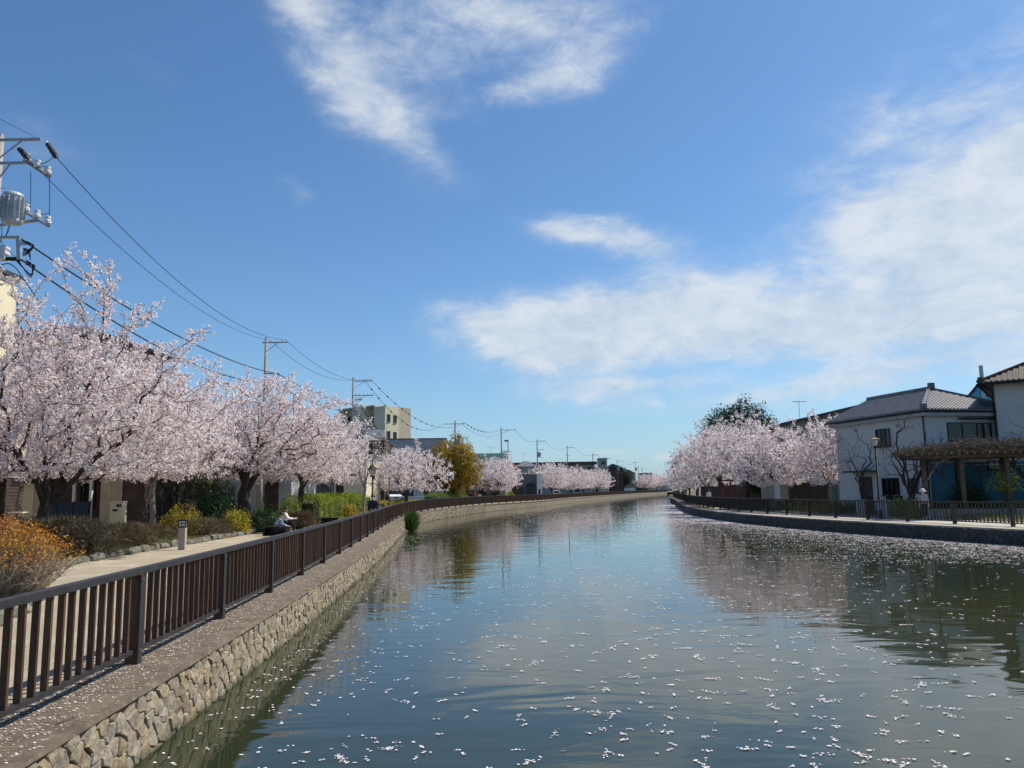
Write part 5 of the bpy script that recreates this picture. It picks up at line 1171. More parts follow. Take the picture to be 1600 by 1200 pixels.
rel(p0, 'crossarm', m_steel, lambda m: m.bar(L0(0, 352), L0(60, 344), .08, .09)); rel(p0, 'crossarm', m_steel, lambda m: m.bar(L0(-6, 371), L0(32, 371), .09, .10)); rel(p0, 'hanger', m_steel, lambda m: m.bar(L0(29, 370), L0(30, 406), .12, .12))
rel(p0, 'crossarm', m_black, lambda m: m.bar(L0(-6, 404), L0(32, 405), .10, .12))
rel(p0, 'junction_box', m_ceramic, lambda m: m.box(L0(2, 396), (.4, .35, .5)))
# fuse rack arms pointing to the right and towards the camera
for (a, b, k) in (((38, 250), (76, 275), 0), ((36, 329), (76, 353), 1)):
    A_, B_ = L0(*a), L0(*b, 25.6); rel(p0, 'fuse_rack', m_timberlt if k == 0 else m_steel, lambda m: m.bar(A_, B_, .09, .09))
    for tt_ in (.12, .55, .95):
        c = A_ + (B_ - A_) * tt_; rel(p0, 'fuse_cutout', m_ceramic, lambda m: (m.lathe((c.x, c.y, c.z + .03), [(.05, 0), (.12, .03), (.12, .12), (.08, .17), (.10, .2), (.10, .27), (.03, .3)], 10)))
for (a, b) in (((30, 232), (43, 247)), ((74, 224), (89, 247))):
    A_, B_ = L0(*a), L0(*b, 26.3); mbs = MB(); n = 9
    mbs.tube([A_ + (B_ - A_) * (i / n) for i in range(n + 1)], [.03, .10, .05, .10, .05, .11, .06, .11, .09, .02], 10); mbs.build('strain_insulator', m_cable, p0)
    q = MB(); q.tube([A_ + (B_ - A_) * (-.1), A_ + (B_ - A_) * .12], .05, 8); q.build('insulator_cap', m_ceramic, p0)
def loop(pts, r=.012): 
    ps = [L0(*q) for q in pts]; out = []
    for i in range(len(ps) - 1):
        p_0 = ps[max(i - 1, 0)]; p_3 = ps[min(i + 2, len(ps) - 1)]
        for s_ in range(6): t = s_ / 6; a, b = ps[i], ps[i + 1]; out.append(.5 * ((2 * a) + (b - p_0) * t + (2 * p_0 - 5 * a + 4 * b - p_3) * t * t + (3 * a - p_0 - 3 * b + p_3) * t ** 3))
    out.append(ps[-1]); rel(p0, 'jumper_cable', m_cable, lambda m: m.tube(out, r, 5))
loop([(47, 244), (54, 253), (66, 256), (84, 246)]); loop([(48, 268), (48, 300), (47, 330)]); loop([(77, 276), (77.5, 310), (77, 350)]); loop([(60, 263), (72, 260), (80, 272), (76, 280)])
loop([(27, 318), (38, 314), (46, 320), (47, 330)]); loop([(57, 336), (68, 335), (77, 333)]); loop([(14, 350), (10, 366), (3, 372), (1, 380)]); loop([(16, 350), (13, 362), (9, 368)]); loop([(2, 352), (3, 366), (1, 378)])
for k in range(5): loop([(32, 375 + k * 2), (44 + 2 * k, 378 + k), (52 - k, 384 + 2 * k), (40 - k, 392 + 2 * k), (37 + k, 388), (48, 395 + 3 * k)], .014)
for k in range(5): loop([(30 - k, 408), (36 + 3 * k, 418 + 3 * k), (48 + k, 434 - 3 * k), (50 + k, 414), (40, 406 + 2 * k)], .015)
loop([(2, 414), (14, 412), (26, 420), (34, 432), (44, 446), (60, 470)], .018); loop([(-2, 372), (12, 390), (26, 403)], .01)
arms2 = [(.35, -.25, 1.75, 2), (2.85, 0, 1.15, 0)]
P1 = pole('second utility pole rising through the thick forked cherry', 416, 529, 62, arms2, 0, False, None)
rel(P1[0], 'hanger', m_steel, lambda m: m.bar((1.1, -.14, P1[3] - 2.85), (1.1, -.14, P1[3] - 3.75), .1, .1)); rel(P1[0], 'crossarm', m_steel, lambda m: m.bar((0, -.14, P1[3] - 3.75), (1.15, -.14, P1[3] - 3.75), .08, .08))
P2 = pole('third utility pole with two stacked insulator arms in front of the beige apartment block', 552, 591, 84, [(.35, .1, 2.0, 5), (1.9, .1, 2.2, 5), (2.35, .2, 1.0, 3)], 0, True, None)
P3 = pole('fourth utility pole with twin cross arm above the golden leaved tree', 711, 658, 136, [(.5, -1.9, 1.7, 4), (2.9, -.5, 2.2, 2)], 0, True, m_poledark)
P4 = pole('fifth utility pole above the round cherry by the red roof', 783, 669, 156, [(.4, 0, 2.9, 4), (4.6, 0, 2.0, 2)], 0, False, m_poledark)
rel(P4[0], 'hanger', m_poledark, lambda m: (m.bar((1.3, -.1, P4[3] - 2.4), (1.3, -.1, P4[3] - 5.6), .14, .14), m.bar((.6, -.1, P4[3] - 2.5), (1.4, -.1, P4[3] - 2.5), .14, .35), m.bar((0, -.1, P4[3] - 4.8), (1.4, -.1, P4[3] - 4.6), .1, .1)))
P5 = pole('sixth utility pole with boxes above the long dark roof', 839, 687, 192, [(.4, 0, 2.0, 4), (2.4, 0, 1.8, 1), (3.4, 0, 1.2, 0)], 0, True, m_poledark)
P6 = pole('seventh utility pole at the right part of the long dark roof', 886, 697, 224, [(.4, 0, 2.0, 4), (2.6, -.5, .8, 0)], 0, False, m_poledark)
P7 = pole('eighth utility pole at the end of the long dark roof', 926, 709, 262, [(.4, -.5, 1.8, 4)], 0, False, m_poledark)
P8 = pole('ninth utility pole among the far cluster, leftmost of the cluster', 946, 715, 300, [(.4, 0, 2.2, 4), (3.2, 0, 2, 0)], 0, True, m_poledark)
P9 = pole('tenth utility pole, tallest in the middle of the far cluster', 964, 719, 330, [(.4, 0, 2.8, 4), (2.2, -1, 3, 2), (5, -1, 2, 0)], 0, True, m_poledark)
P10 = pole('utility pole left of the last cherry crown at the bend', 992, 721, 380, [(.6, -1.5, 2.0, 4)], 0, True, m_poledark)
P11 = pole('short utility pole just right of the last but one pole at the bend', 997, 728, 400, [(.6, -1, 1.5, 2)], 0, False, m_poledark)
P12 = pole('farthest utility pole with two dark arms near the vanishing point', 1003, 731, 420, [(.6, -1, 2.5, 2), (2.4, 0, 3, 0)], 0, False, m_poledark)
def tip(P, x, dz): return Vector((P[1] + x, P[2] - .14, P[3] - dz + .2))
a0 = Vector(at(89, 247, 26.3)); b0 = Vector(at(43, 247, 26.3))
q1 = tip(P1, 1.6, .35); q2 = tip(P1, .35, .35); 
wire('upper outer wire from the nearest pole to the second pole', a0, q1, 1.5, .016); wire('upper inner wire from the nearest pole to the second pole', b0, q2, 1.3, .014)
c0 = Vector(at(31, 372, 27)); c1 = Vector(at(32, 405, 27)); l1 = Vector((P1[1] + 1.1, 61.8, P1[3] - 2.9)); l2 = Vector((P1[1] + .2, 61.8, P1[3] - 3.6))
wire('thick lower cable from the nearest pole through the cherry crown, upper of two', c0, l1, .8, .034); wire('thick lower cable from the nearest pole through the cherry crown, lower of two', c1, l2, 1.0, .034)
wire('thin wire leaving the top of the nearest pole towards the upper left corner', Vector(at(60, 217, 27)), Vector((-19.5, 8, 14.0)), .1, .009)
wire('upper wire between the second and third poles', q1, tip(P2, 1.8, .35), 1.1, .017); wire('second wire between the second and third poles', q2, tip(P2, .3, .35), 1.1, .017)
wire('thick lower cable between the second and third poles', l1, Vector((P2[1] + 1.0, 83.8, P2[3] - 3.0)), .5, .036); wire('lowest thick cable between the second and third poles', l1 - Vector((0, 0, .9)), Vector((P2[1] + .6, 83.8, P2[3] - 3.6)), .6, .036)
wire('upper knotted wire between the third and fourth poles', tip(P2, 1.9, .35), tip(P3, 1.6, .5), 2.6, .024, knots=9); wire('lower knotted wire between the third and fourth poles', tip(P2, 1.2, .35), tip(P3, -1.8, .5), 3.0, .024, knots=9)
wire('thick sagging cable between the third and fourth poles', Vector((P2[1] + 1.0, 83.8, P2[3] - 3.2)), Vector((P3[1], 135.8, P3[3] - 4.6)), 4.2, .045); wire('second thick sagging cable between the third and fourth poles', Vector((P2[1] + .8, 83.8, P2[3] - 4.2)), Vector((P3[1], 135.8, P3[3] - 5.0)), 2.9, .045)
wire('upper wire between the fourth and fifth poles', tip(P3, 1.6, .5), tip(P4, 0, .5), 1.0, .03, knots=6); wire('second upper wire between the fourth and fifth poles', tip(P3, 1.2, .7), tip(P4, 1.4, .4), 1.8, .022)
wire('thick cable between the fourth and fifth poles', Vector((P3[1] + .3, 136, P3[3] - 4.2)), Vector((P4[1], 156, P4[3] - 8.0)), 1.0, .05)
wire('upper wire between the fifth and sixth poles', tip(P4, 2.6, .4), tip(P5, 0, .4), 1.2, .026); wire('thick cable between the fifth and sixth poles', Vector((P4[1] + 1.3, 156, P4[3] - 6.4)), Vector((P5[1], 192, P5[3] - 8.5)), 2.0, .05)
wire('wire between the sixth and seventh poles', tip(P5, 1.8, .4), tip(P6, 0, .4), 1.5, .028); wire('wire between the seventh and eighth poles', tip(P6, 1.8, .4), tip(P7, 0, .4), 1.3, .03); wire('wire between the middle far pole and the pole at the bend', tip(P9, 2, .4), tip(P10, -1, .6), 1.5, .035)
wire('wire between the eighth pole and the leftmost pole of the far cluster', tip(P7, 1.6, .4), tip(P8, 0, .4), 1.2, .032)
sp_ = thing('street_pole', 'grey concrete pole standing just right of the thick forked cherry trunk', 'pole', (ax(409, 56), 55.5, .1)); MB().tube([(0, 0, 0), (0, 0, 5.2)], [.21, .19], 12).build('shaft', m_concrete, sp_, smooth=True)
fn = thing('hand_rail', 'low steel hand rail beside the grey concrete pole', 'railing', (ax(392, 50), 50, .15)); p = MB(); p.tube([(-.6, 0, 0), (-.5, 0, .95), (.3, 0, 1.1), (.35, 0, 0)], .025, 6); p.build('rail', m_steel, fn)
for i in range(5): MB().tube([(-.45 + i * .18, 0, 0), (-.45 + i * .18, 0, .98 + i * .03)], .012, 5).build('bar', m_steel, fn)

# ------------------------------------------------------------------ lamps and bollards
def bollard(label, x, y, z=0.0, s=1.0):
    r = thing('bollard_light', label, 'bollard light', (x, y, z), .12, 'stone bollard lights beside the left path')
    MB().box((0, 0, .40), (.24, .24, .82)).build('pillar', m_granite, r, bevel=.012)
    p = MB(); p.box((0, 0, .83), (.27, .27, .04)); p.box((0, 0, 1.07), (.28, .28, .05))
    for sx in (-1, 1):
        for sy in (-1, 1): p.box((sx * .125, sy * .125, .95), (.03, .03, .2))
    for s_ in (-1, 1): p.box((0, s_ * .13, .95), (.016, .012, .2)); p.box((s_ * .13, 0, .95), (.012, .016, .2)); p.box((0, s_ * .13, .95), (.25, .012, .016)); p.box((s_ * .13, 0, .95), (.012, .25, .016))
    p.build('lantern_cage', m_black, r); MB().box((0, 0, .95), (.22, .22, .2)).build('lantern_glass', m_lantern, r); r.scale = (s,) * 3; return r
q = at(288, 767, 29.6); bollard('nearest stone bollard light with black caged lantern on the left path', q[0], 29.6)
q = at(502, 767, 52.5); bollard('second stone bollard light in front of the long yellow green hedge', q[0], 52.5, .05)
q = at(608, 767, 80); bollard('farthest stone bollard light beside the thin dark post near the parked cars', q[0], 80, .25)
def street_lamp(label, u, D, h, style, rz=0):
    r = thing('street_lamp', label, 'street lamp', (ax(u, D), D, .05), rz)
    MB().tube([(0, 0, 0), (0, 0, .5), (0, 0, .52), (0, 0, h)], [.11, .10, .07, .055], 10).build('post', m_black, r, smooth=True)
    if style == 0:
        MB().lathe((0, 0, h), [(.05, 0), (.16, .04), (.2, .08)], 6).build('lamp_base', m_black, r); MB().lathe((0, 0, h + .08), [(.17, 0), (.26, .42), (.25, .43)], 6).build('lamp_glass', m_lantern, r)
        MB().lathe((0, 0, h + .5), [(.42, 0), (.24, .14), (.08, .3), (.05, .42), (.01, .46)], 6).build('lamp_roof', m_black, r)
    else:
        MB().lathe((0, 0, h), [(.08, 0), (.12, .06)], 8).build('lamp_base', m_black, r); MB().lathe((0, 0, h + .06), [(.10, 0), (.20, .34), (.19, .35)], 8).build('lamp_glass', m_lantern, r); MB().lathe((0, 0, h + .4), [(.27, 0), (.28, .05), (.12, .12), (.04, .16)], 8).build('lamp_roof', m_timberlt, r)
street_lamp('black lantern street lamp behind the walking man on the left path', 582, 53, az(723, 53, 580) - 1.01, 0)
q = az(683, 45.5, 1368); street_lamp('slim black street lamp with tapered lantern in front of the white house', 1373, 45.5, q - .62, 1)
th = thing('sign_post', 'thin dark post near the parked cars on the left bank', 'post', (ax(608, 72), 72, .1)); MB().tube([(0, 0, 0), (0, 0, 3.3)], .04, 6).build('shaft', m_black, th)
for i, (u, D) in enumerate(((547, 60), (532, 66))):
    pass
cf = thing('low_fence', 'low dark metal fence between the long hedge and the walking man', 'fence', (ax(536, 66), 66, .15), -.25); p = MB()
for z in (.45, .85): MB().bar((0, 0, z), (3.6, 0, z), .05, .05).build('fence_rail', m_black, cf)
for i in range(4): MB().box((i * 1.2, 0, .45), (.07, .07, .95)).build('post', m_black, cf)
bx = thing('plant_trough', 'dark bicycle cover and bins against the cream house wall', 'bin', (ax(557, 74), 74, .42)); box_part(bx, 'bin', m_black, 0, 0, 0, .6, .5, 1.1); box_part(bx, 'bin', m_black, .66, 0, 0, 1.2, .5, 1.15); box_part(bx, 'notice', m_white, .28, -.02, .7, .42, -.002, 1.0)
# sign pillars by the right railing
s1 = thing('notice_board', 'pale upright notice panel behind the right railing left of the lamp post', 'sign', (ax(1343, 51), 51, 0), .1)
for i in range(3): box_part(s1, 'panel', m_plaster, -.33 + i * .23, 0, .03, -.14 + i * .23, .05, 1.02)
box_part(s1, 'cap', m_plasterg, -.36, -.02, 1.02, .34, .07, 1.06)
s2 = thing('notice_board', 'blue and white upright notice panel at the foot of the right lamp post', 'sign', (ax(1377, 46.8), 46.8, 0), .05)
m_bluewhite = mat('blue_white_panel', (.45, .55, .72), (.32, .42, .62), .5, scale=1)
box_part(s2, 'panel', m_bluewhite, -.3, 0, .05, .3, .06, .95); box_part(s2, 'stripe', m_cl_navy, -.2, -.012, .08, -.12, -.002, .92); box_part(s2, 'stripe', m_cl_navy, .06, -.012, .08, .14, -.002, .92)

# ------------------------------------------------------------------ pergola
P0 = Vector((ax(1424, 46.5), 46.6, 0)); P1_ = Vector((ax(1640, 44), 44.6, 0)); dv = (P1_ - P0); Lp = dv.length
pg = thing('pergola', 'timber pergola roofed with bare wisteria stems on the right bank', 'pergola', P0, math.atan2(dv.y, dv.x)); zp = az(716, 46, 1470)
for i, x in enumerate([.8, 2.75, 5.05, 7.3]):
    for y in (0, 2.4): MB().tube([(x + (.35 if y else 0), y, 0), (x + (.35 if y else 0), y, zp)], .125, 10).build('post', m_timber, pg, smooth=True)
for y in (0, 2.4): MB().bar((-.1, y, zp + .08), (Lp, y, zp + .08), .14, .18).build('beam', m_timber, pg)
for i in range(24): x = -.1 + i * .38; MB().bar((x, -.75, zp + .24), (x + .03, 3.1, zp + .24), .10, .12).build('rafter', m_timberlt, pg)
for y in (-.5, .7, 1.8, 2.9): MB().bar((-.3, y, zp + .34), (Lp, y, zp + .34), .07, .07).build('batten', m_timberlt, pg)
rg = np.random.RandomState(77); n = 15000; xx = rg.uniform(-.35, Lp + .5, n); yy = rg.uniform(-.9, 3.2, n); hh = rg.uniform(0, 1, n) ** 1.3 * (.12 + .50 * np.clip((xx + .3) / 3.0, 0, 1) * (1 + .2 * np.sin(xx * 2.3))); Pn = np.stack([xx, yy, zp + .32 + hh], 1)
d = rg.normal(size=(n, 3)) * np.array([1, .8, .45]); d /= np.linalg.norm(d, axis=1, keepdims=True); s = np.cross(d, rg.normal(size=(n, 3))); s /= np.linalg.norm(s, axis=1, keepdims=True); LL = rg.uniform(.15, .5, (n, 1)); WW = rg.uniform(.006, .014, (n, 1))
quads('wisteria_stems', np.stack([Pn - s * WW, Pn + s * WW, Pn + d * LL + s * WW * .6, Pn + d * LL - s * WW * .6], 1), m_vine, pg)
mbv = MB()
for (x, y, x1_) in ((.5, .1, 3.0), (7.0, .2, 4.8), (5.2, 2.3, 7.0)): mbv.tube([(x, y, 0), (x + .15, y + .1, zp * .5), (x + (x1_ - x) * .4, y, zp * .9), (x1_, y + .4, zp + .4)], [.09, .08, .06, .03], 6)
mbv.build('wisteria_trunk', m_bark_grey, pg, smooth=True)
lw2 = thing('retaining_wall', 'low block retaining wall behind the path under the pergola', 'wall', (P0.x + .2, P0.y - .9, 0), math.atan2(dv.y, dv.x))
for i in range(16): MB().box((i * .56 + .28, 0, .24), (.53, .28, .48)).build('block', m_greywall, lw2)
for i in range(8): MB().box((i * 1.12 + .56, 0, .52), (1.1, .36, .07)).build('capstone', m_concrete, lw2)

# ------------------------------------------------------------------ vehicles
def car(name, label, loc, rz, L, W, H, m, hood=.9, group=None, van=False, cat='car'):
    r = thing(name, label, cat, loc, rz, group); hw = W / 2   # local +x is the front
    belt = H * .55; zb = .28
    prof = [(-L / 2, zb + .1), (-L / 2 + .05, belt), (L / 2 - hood, belt + .02), (L / 2 - .12, belt - .16), (L / 2, belt - .35), (L / 2, zb), (-L / 2 + .1, zb)]
    p = MB(); n = len(prof); b0 = 0
    for (yy_, k) in ((-hw, 1), (-hw + .08, 0), (hw - .08, 0), (hw, 1)):
        p.v += [((x if not k else x * .985), yy_, (z if not k else min(z, belt - .03))) for x, z in prof]
    for s_ in range(3):
        for i in range(n): a_, c_ = s_ * n + i, s_ * n + (i + 1) % n; p.f.append((a_, c_, c_ + n, a_ + n))
    p.f += [tuple(reversed(range(n))), tuple(range(3 * n, 4 * n))]; body = p.build('body', m, r, bevel=.04)
    xr, xf = -L / 2 + (.12 if van else .35), L / 2 - hood - (.55 if not van else .5); g = MB()
    g.add([(-L / 2 + .06, -hw + .07, belt), (L / 2 - hood + .03, -hw + .07, belt), (L / 2 - hood + .03, hw - .07, belt), (-L / 2 + .06, hw - .07, belt), (xr, -hw + .2, H - .06), (xf, -hw + .2, H - .06), (xf, hw - .2, H - .06), (xr, hw - .2, H - .06)], [(0, 1, 5, 4), (1, 2, 6, 5), (2, 3, 7, 6), (3, 0, 4, 7), (4, 5, 6, 7)])
    g.build('windows', m_glass, r)
    rf = MB(); rf.add([(xr - .05, -hw + .18, H - .07), (xf + .04, -hw + .18, H - .07), (xf + .04, hw - .18, H - .07), (xr - .05, hw - .18, H - .07), (xr + .05, -hw + .28, H), (xf - .08, -hw + .28, H), (xf - .08, hw - .28, H), (xr + .05, hw - .28, H)], [(0, 1, 5, 4), (1, 2, 6, 5), (2, 3, 7, 6), (3, 0, 4, 7), (4, 5, 6, 7), (3, 2, 1, 0)]); rf.build('roof', m, r)
    for s_ in (-1, 1):
        for t_ in (-.02, .34, .68, 1.0): xa, xb = -L / 2 + .08 + (L - hood - .1) * t_, xr + (xf - xr) * t_; MB().bar((xa, s_ * (hw - .07), belt), (xb, s_ * (hw - .2), H - .06), .05, .07).build('window_pillar', m, r)
        for x in (-L / 2 + .75, L / 2 - .8):
            w_ = MB().tube([(x, s_ * (hw - .2), .33), (x, s_ * (hw + .01), .33)], .33, 18).build('tyre', m_rubber, r); MB().tube([(x, s_ * (hw - .1), .33), (x, s_ * (hw + .02), .33)], .2, 14).build('rim', m_chrome, w_)
        MB().box((L / 2 - .03, s_ * (hw - .28), belt - .3), (.10, .38, .16)).build('headlight', m_lantern, r); MB().box((L / 2 - hood + .1, s_ * (hw + .1), belt + .08), (.12, .2, .14)).build('mirror', m, r)
    MB().box((L / 2 + .01, 0, belt - .32), (.05, W * .45, .14)).build('grille', m_black, r); MB().box((L / 2 + .02, 0, .45), (.04, .34, .17)).build('number_plate', m_white, r); MB().box((L / 2, 0, .38), (.06, W * .9, .2)).build('bumper', m, r)
    return r
car('parked_car', 'blue grey parked car seen from its front under the umbrella shaped cherry', (ax(641, 93), 93.5, .55), R(-105), 4.3, 1.75, 1.80, m_car_blue)
car('parked_van', 'white parked van with dark windows behind the black lantern post', (ax(606, 92), 94, .6), R(-62), 4.5, 1.75, 2.1, m_car_white, .5, van=True, cat='van')
car('parked_car', 'white car parked under the distant cherries beyond the arch windowed building', (ax(868, 196), 196, .3), R(-80), 4.2, 1.7, 1.6, m_car_white)
def bike(label, loc, rz):
    r = thing('bicycle', label, 'bicycle', loc, rz, 'bicycles parked by the white house')
    for x in (-.52, .52):
        w_ = MB().tube([(x + math.cos(t) * .32, 0, .33 + math.sin(t) * .32) for t in [2 * math.pi * i / 20 for i in range(21)]], .018, 5, cap=False).build('wheel', m_rubber, r)
        s_ = MB(); [s_.bar((x, 0, .33), (x + math.cos(t) * .31, 0, .33 + math.sin(t) * .31), .005, .005) for t in [2 * math.pi * i / 10 for i in range(10)]]; s_.build('spokes', m_steel, w_)
    f = MB(); 
    for a_, b_ in (((-.52, .33), (-.1, .36)), ((-.1, .36), (-.22, .85)), ((-.1, .36), (.4, .75)), ((-.2, .7), (.38, .85)), ((.52, .33), (.36, .95)), ((-.52, .33), (-.2, .7))): f.tube([(a_[0], 0, a_[1]), (b_[0], 0, b_[1])], .018, 6)
    f.build('frame', m_black, r); MB().box((-.24, 0, .9), (.26, .14, .06)).build('saddle', m_rubber, r); MB().tube([(.30, -.26, 1.0), (.38, -.1, 1.05), (.38, .1, 1.05), (.30, .26, 1.0)], .014, 6).build('handlebar', m_steel, r); MB().box((.62, 0, .88), (.3, .34, .24)).build('basket', m_black, r)
bike('bicycle with front basket parked under the porch window of the white house', (ax(1384, 50.5), 51.2, .25), .2); bike('bicycle parked nearer the bare forked tree by the white house', (ax(1402, 49.5), 50.2, .25), .5)

# ------------------------------------------------------------------ people
def skinned(name, chains, m, parent, sub=2):
    vs, es, rs, idx = [], [], [], {}
    def V(p, r):
        k = tuple(round(c, 4) for c in p)
        if k not in idx: idx[k] = len(vs); vs.append(p); rs.append(r)
        return idx[k]
    for ch in chains:
        for (p, r), (q, s) in zip(ch, ch[1:]): es.append((V(p, r), V(q, s)))
    me = bpy.data.meshes.new(name); me.from_pydata(vs, es, []); me.update(); o = bpy.data.objects.new(name, me); COL.objects.link(o)
    o.modifiers.new('skin', 'SKIN'); sk = me.skin_vertices[0].data
    for i, r in enumerate(rs): sk[i].radius = (r, r)
    sk[0].use_root = True
    b = o.modifiers.new('sub', 'SUBSURF'); b.levels = b.render_levels = sub
    dg = bpy.context.evaluated_depsgraph_get(); m2 = bpy.data.meshes.new_from_object(o.evaluated_get(dg)); bpy.data.objects.remove(o)
    m2.name = name; m2.materials.clear(); o = link(name, m2, m, parent); m2.polygons.foreach_set('use_smooth', [True] * len(m2.polygons)); return o
def person(label, loc, rz, J, top, bottom, hat=None, mask=False, group=None, cap_hair=True):
    """J: joint positions in metres, local +y is where the person faces"""
    r = thing('person', label, 'person', loc, rz, group); j = {k: Vector(v) for k, v in J.items()}
    hd = j['head']; nk = j['neck']; fw = Vector(J.get('face', (0, 1, 0))).normalized()
    body = [[(tuple(j['pelvis']), .12), (tuple((j['pelvis'] + j['chest']) / 2), .115), (tuple(j['chest']), .13), (tuple(nk - Vector((0, 0, .02))), .055), (tuple(nk + (hd - nk) * .45), .055), (tuple(hd - Vector((0, 0, .03))), .085), (tuple(hd + Vector((0, 0, .05))), .09)]]
    for s in 'lr':
        sh, el, wr, hip, kn, an, toe = (j[s + k] for k in ('sh', 'el', 'wr', 'hip', 'kn', 'an', 'toe'))
        hand = wr + (wr - el).normalized() * .07; body.append([(tuple(j['chest']), .13), (tuple(sh), .055), (tuple(el), .040), (tuple(wr), .028), (tuple(hand), .032)])
        sd_ = (wr - el).normalized(); acr = sd_.cross(Vector((0, 0, 1)));
        if acr.length < .1: acr = Vector((1, 0, 0))
        acr.normalize(); dn = Vector((0, 0, -1))
        for k, ln in enumerate((.070, .082, .078, .062)):
            b_ = hand + acr * (.026 - .017 * k) + sd_ * .012; body.append([(tuple(hand), .032), (tuple(b_ + sd_ * ln * .45), .0095), (tuple(b_ + sd_ * ln * .85 + dn * .012), .008)])
        body.append([(tuple(hand), .032), (tuple(hand + acr * .045 - sd_ * .01), .011), (tuple(hand + acr * .055 + sd_ * .03 + dn * .01), .009)])
        body.append([(tuple(j['pelvis']), .12), (tuple(hip), .085), (tuple(kn), .055), (tuple(an), .036), (tuple(an + (toe - an) * .4), .036)])
    skinned('body', body, m_skin, r, 2)
    sh_c = [[(tuple(j['pelvis'] + Vector((0, 0, .02))), .155), (tuple((j['pelvis'] + j['chest']) / 2), .15), (tuple(j['chest']), .165), (tuple(nk - Vector((0, 0, .05))), .085)]]
    for s in 'lr': sh_c.append([(tuple(j['chest']), .165), (tuple(j[s + 'sh']), .082), (tuple(j[s + 'el']), .062), (tuple(j[s + 'el'] + (j[s + 'wr'] - j[s + 'el']) * .85), .048)])
    skinned('jacket', sh_c, top, r, 2)
    tc = []
    for s in 'lr': tc.append([(tuple(j['pelvis']), .145), (tuple(j[s + 'hip']), .105), (tuple(j[s + 'kn']), .078), (tuple(j[s + 'kn'] + (j[s + 'an'] - j[s + 'kn']) * .9), .058)])
    skinned('trousers', tc, bottom, r, 2)
    for s in 'lr': skinned('shoe', [[(tuple(j[s + 'an'] - Vector((0, 0, .03)) - (j[s + 'toe'] - j[s + 'an']) * .3), .045), (tuple(j[s + 'an'] - Vector((0, 0, .04)) + (j[s + 'toe'] - j[s + 'an']) * .4), .046), (tuple(j[s + 'toe']), .036)]], m_cl_black if not hat else m_cl_white, r, 1)
    # head details
    up = Vector((0, 0, 1)); rt = fw.cross(up).normalized(); f = MB(); c = hd + fw * .088
    f.tube([hd + fw * .08 + up * .045, hd + fw * .115 + up * .0, hd + fw * .085 - up * .012], [.009, .015, .012], 6); f.build('nose', m_skin, r)
    for s_ in (-1, 1):
        e = hd + fw * .086 + rt * .034 * s_ + up * .03; MB().tube([e - fw * .01, e + fw * .006], .011, 8).build('eye', m_hair, r)
        e = hd + rt * .094 * s_ - fw * .005; MB().tube([e - up * .03, e, e + up * .03], [.008, .018, .010], 6).build('ear', m_skin, r)
    m_ = hd + fw * .088 - up * .045; MB().tube([m_ - rt * .025, m_ + rt * .025], .006, 5).build('mouth', m_cl_red, r)
    hr = MB(); n1, n2 = 10, 7; base = len(hr.v)
    for a_ in range(n2 + 1):
        ph = a_ / n2 * 1.75
        for b_ in range(n1):
            th_ = 2 * math.pi * b_ / n1; d_ = up * math.cos(ph) + (fw * math.cos(th_) + rt * math.sin(th_)) * math.sin(ph); fr = max(0, d_.dot(fw))
            rr = .118 - (.036 * max(0, fr - .25) * (1 if ph > .7 else .3)); hr.v.append(tuple(hd + up * .03 - fw * .012 + d_ * rr))
    for a_ in range(n2):
        for b_ in range(n1): hr.f.append((a_ * n1 + b_, a_ * n1 + (b_ + 1) % n1, (a_ + 1) * n1 + (b_ + 1) % n1, (a_ + 1) * n1 + b_))
    hr.f.append(tuple(range(n1))); ho = hr.build('hair', m_hair, r, smooth=True)
    if mask: k = hd + fw * .085 - up * .03; MB().lathe((k.x, k.y, k.z - .045), [(.02, 0), (.05, .015), (.058, .05), (.045, .085), (.02, .095)], 8).build('face_mask', m_cl_white, r)
    if hat: MB().lathe((hd.x, hd.y, hd.z + .06), [(.19, -.02), (.185, 0), (.125, .02), (.12, .08), (.09, .12), (.02, .14)], 14).build('hat', hat, r)
    return r
def stand(stride=.0, armf=.0, lean=0.0, h=1.0):
    J = dict(pelvis=(0, 0, .95), chest=(0, lean * .6, 1.30), neck=(0, lean, 1.47), head=(0, lean + .03, 1.61), face=(0, 1, -.15))
    for s, x, k in (('l', -1, 1), ('r', 1, -1)):
        J.update({s + 'sh': (x * .18, lean * .8, 1.40), s + 'el': (x * .23, lean * .6 + k * armf * .4, 1.13), s + 'wr': (x * .21, lean * .6 + k * armf + .07, .90),
                  s + 'hip': (x * .09, 0, .88), s + 'kn': (x * .10, -k * stride * .35 + .03, .50), s + 'an': (x * .10, -k * stride, .10 + (.04 if k > 0 else 0)), s + 'toe': (x * .11, -k * stride + .17, .045)})
    return {k: tuple(c * h for c in v) if k != 'face' else v for k, v in J.items()}
def sit(lean=.1, seat=.42, reach=.35, drop=.0):
    J = dict(pelvis=(0, 0, seat + .10), chest=(0, lean * .7, seat + .44), neck=(0, lean, seat + .61 - drop * .1), head=(0, lean + .05 + drop * .1, seat + .75 - drop * .14), face=(0, 1, -.3 - drop * .5))
    for s, x in (('l', -1), ('r', 1)):
        J.update({s + 'sh': (x * .18, lean * .9, seat + .53 - drop * .06), s + 'el': (x * .23, lean + .12, seat + .30 - drop * .1), s + 'wr': (x * .10, lean + reach, seat + .28 - drop * .2), s + 'hip': (x * .10, .06, seat + .07), s + 'kn': (x * .12, .46, seat + .08), s + 'an': (x * .11, .47, .10), s + 'toe': (x * .12, .66, .045)})
    return J
person('masked man in navy jacket walking towards the camera on the left path', (ax(583, 43), 43, .05), R(192), stand(.22, .16, .06, 1.04), m_cl_navy, m_cl_black, None, True)
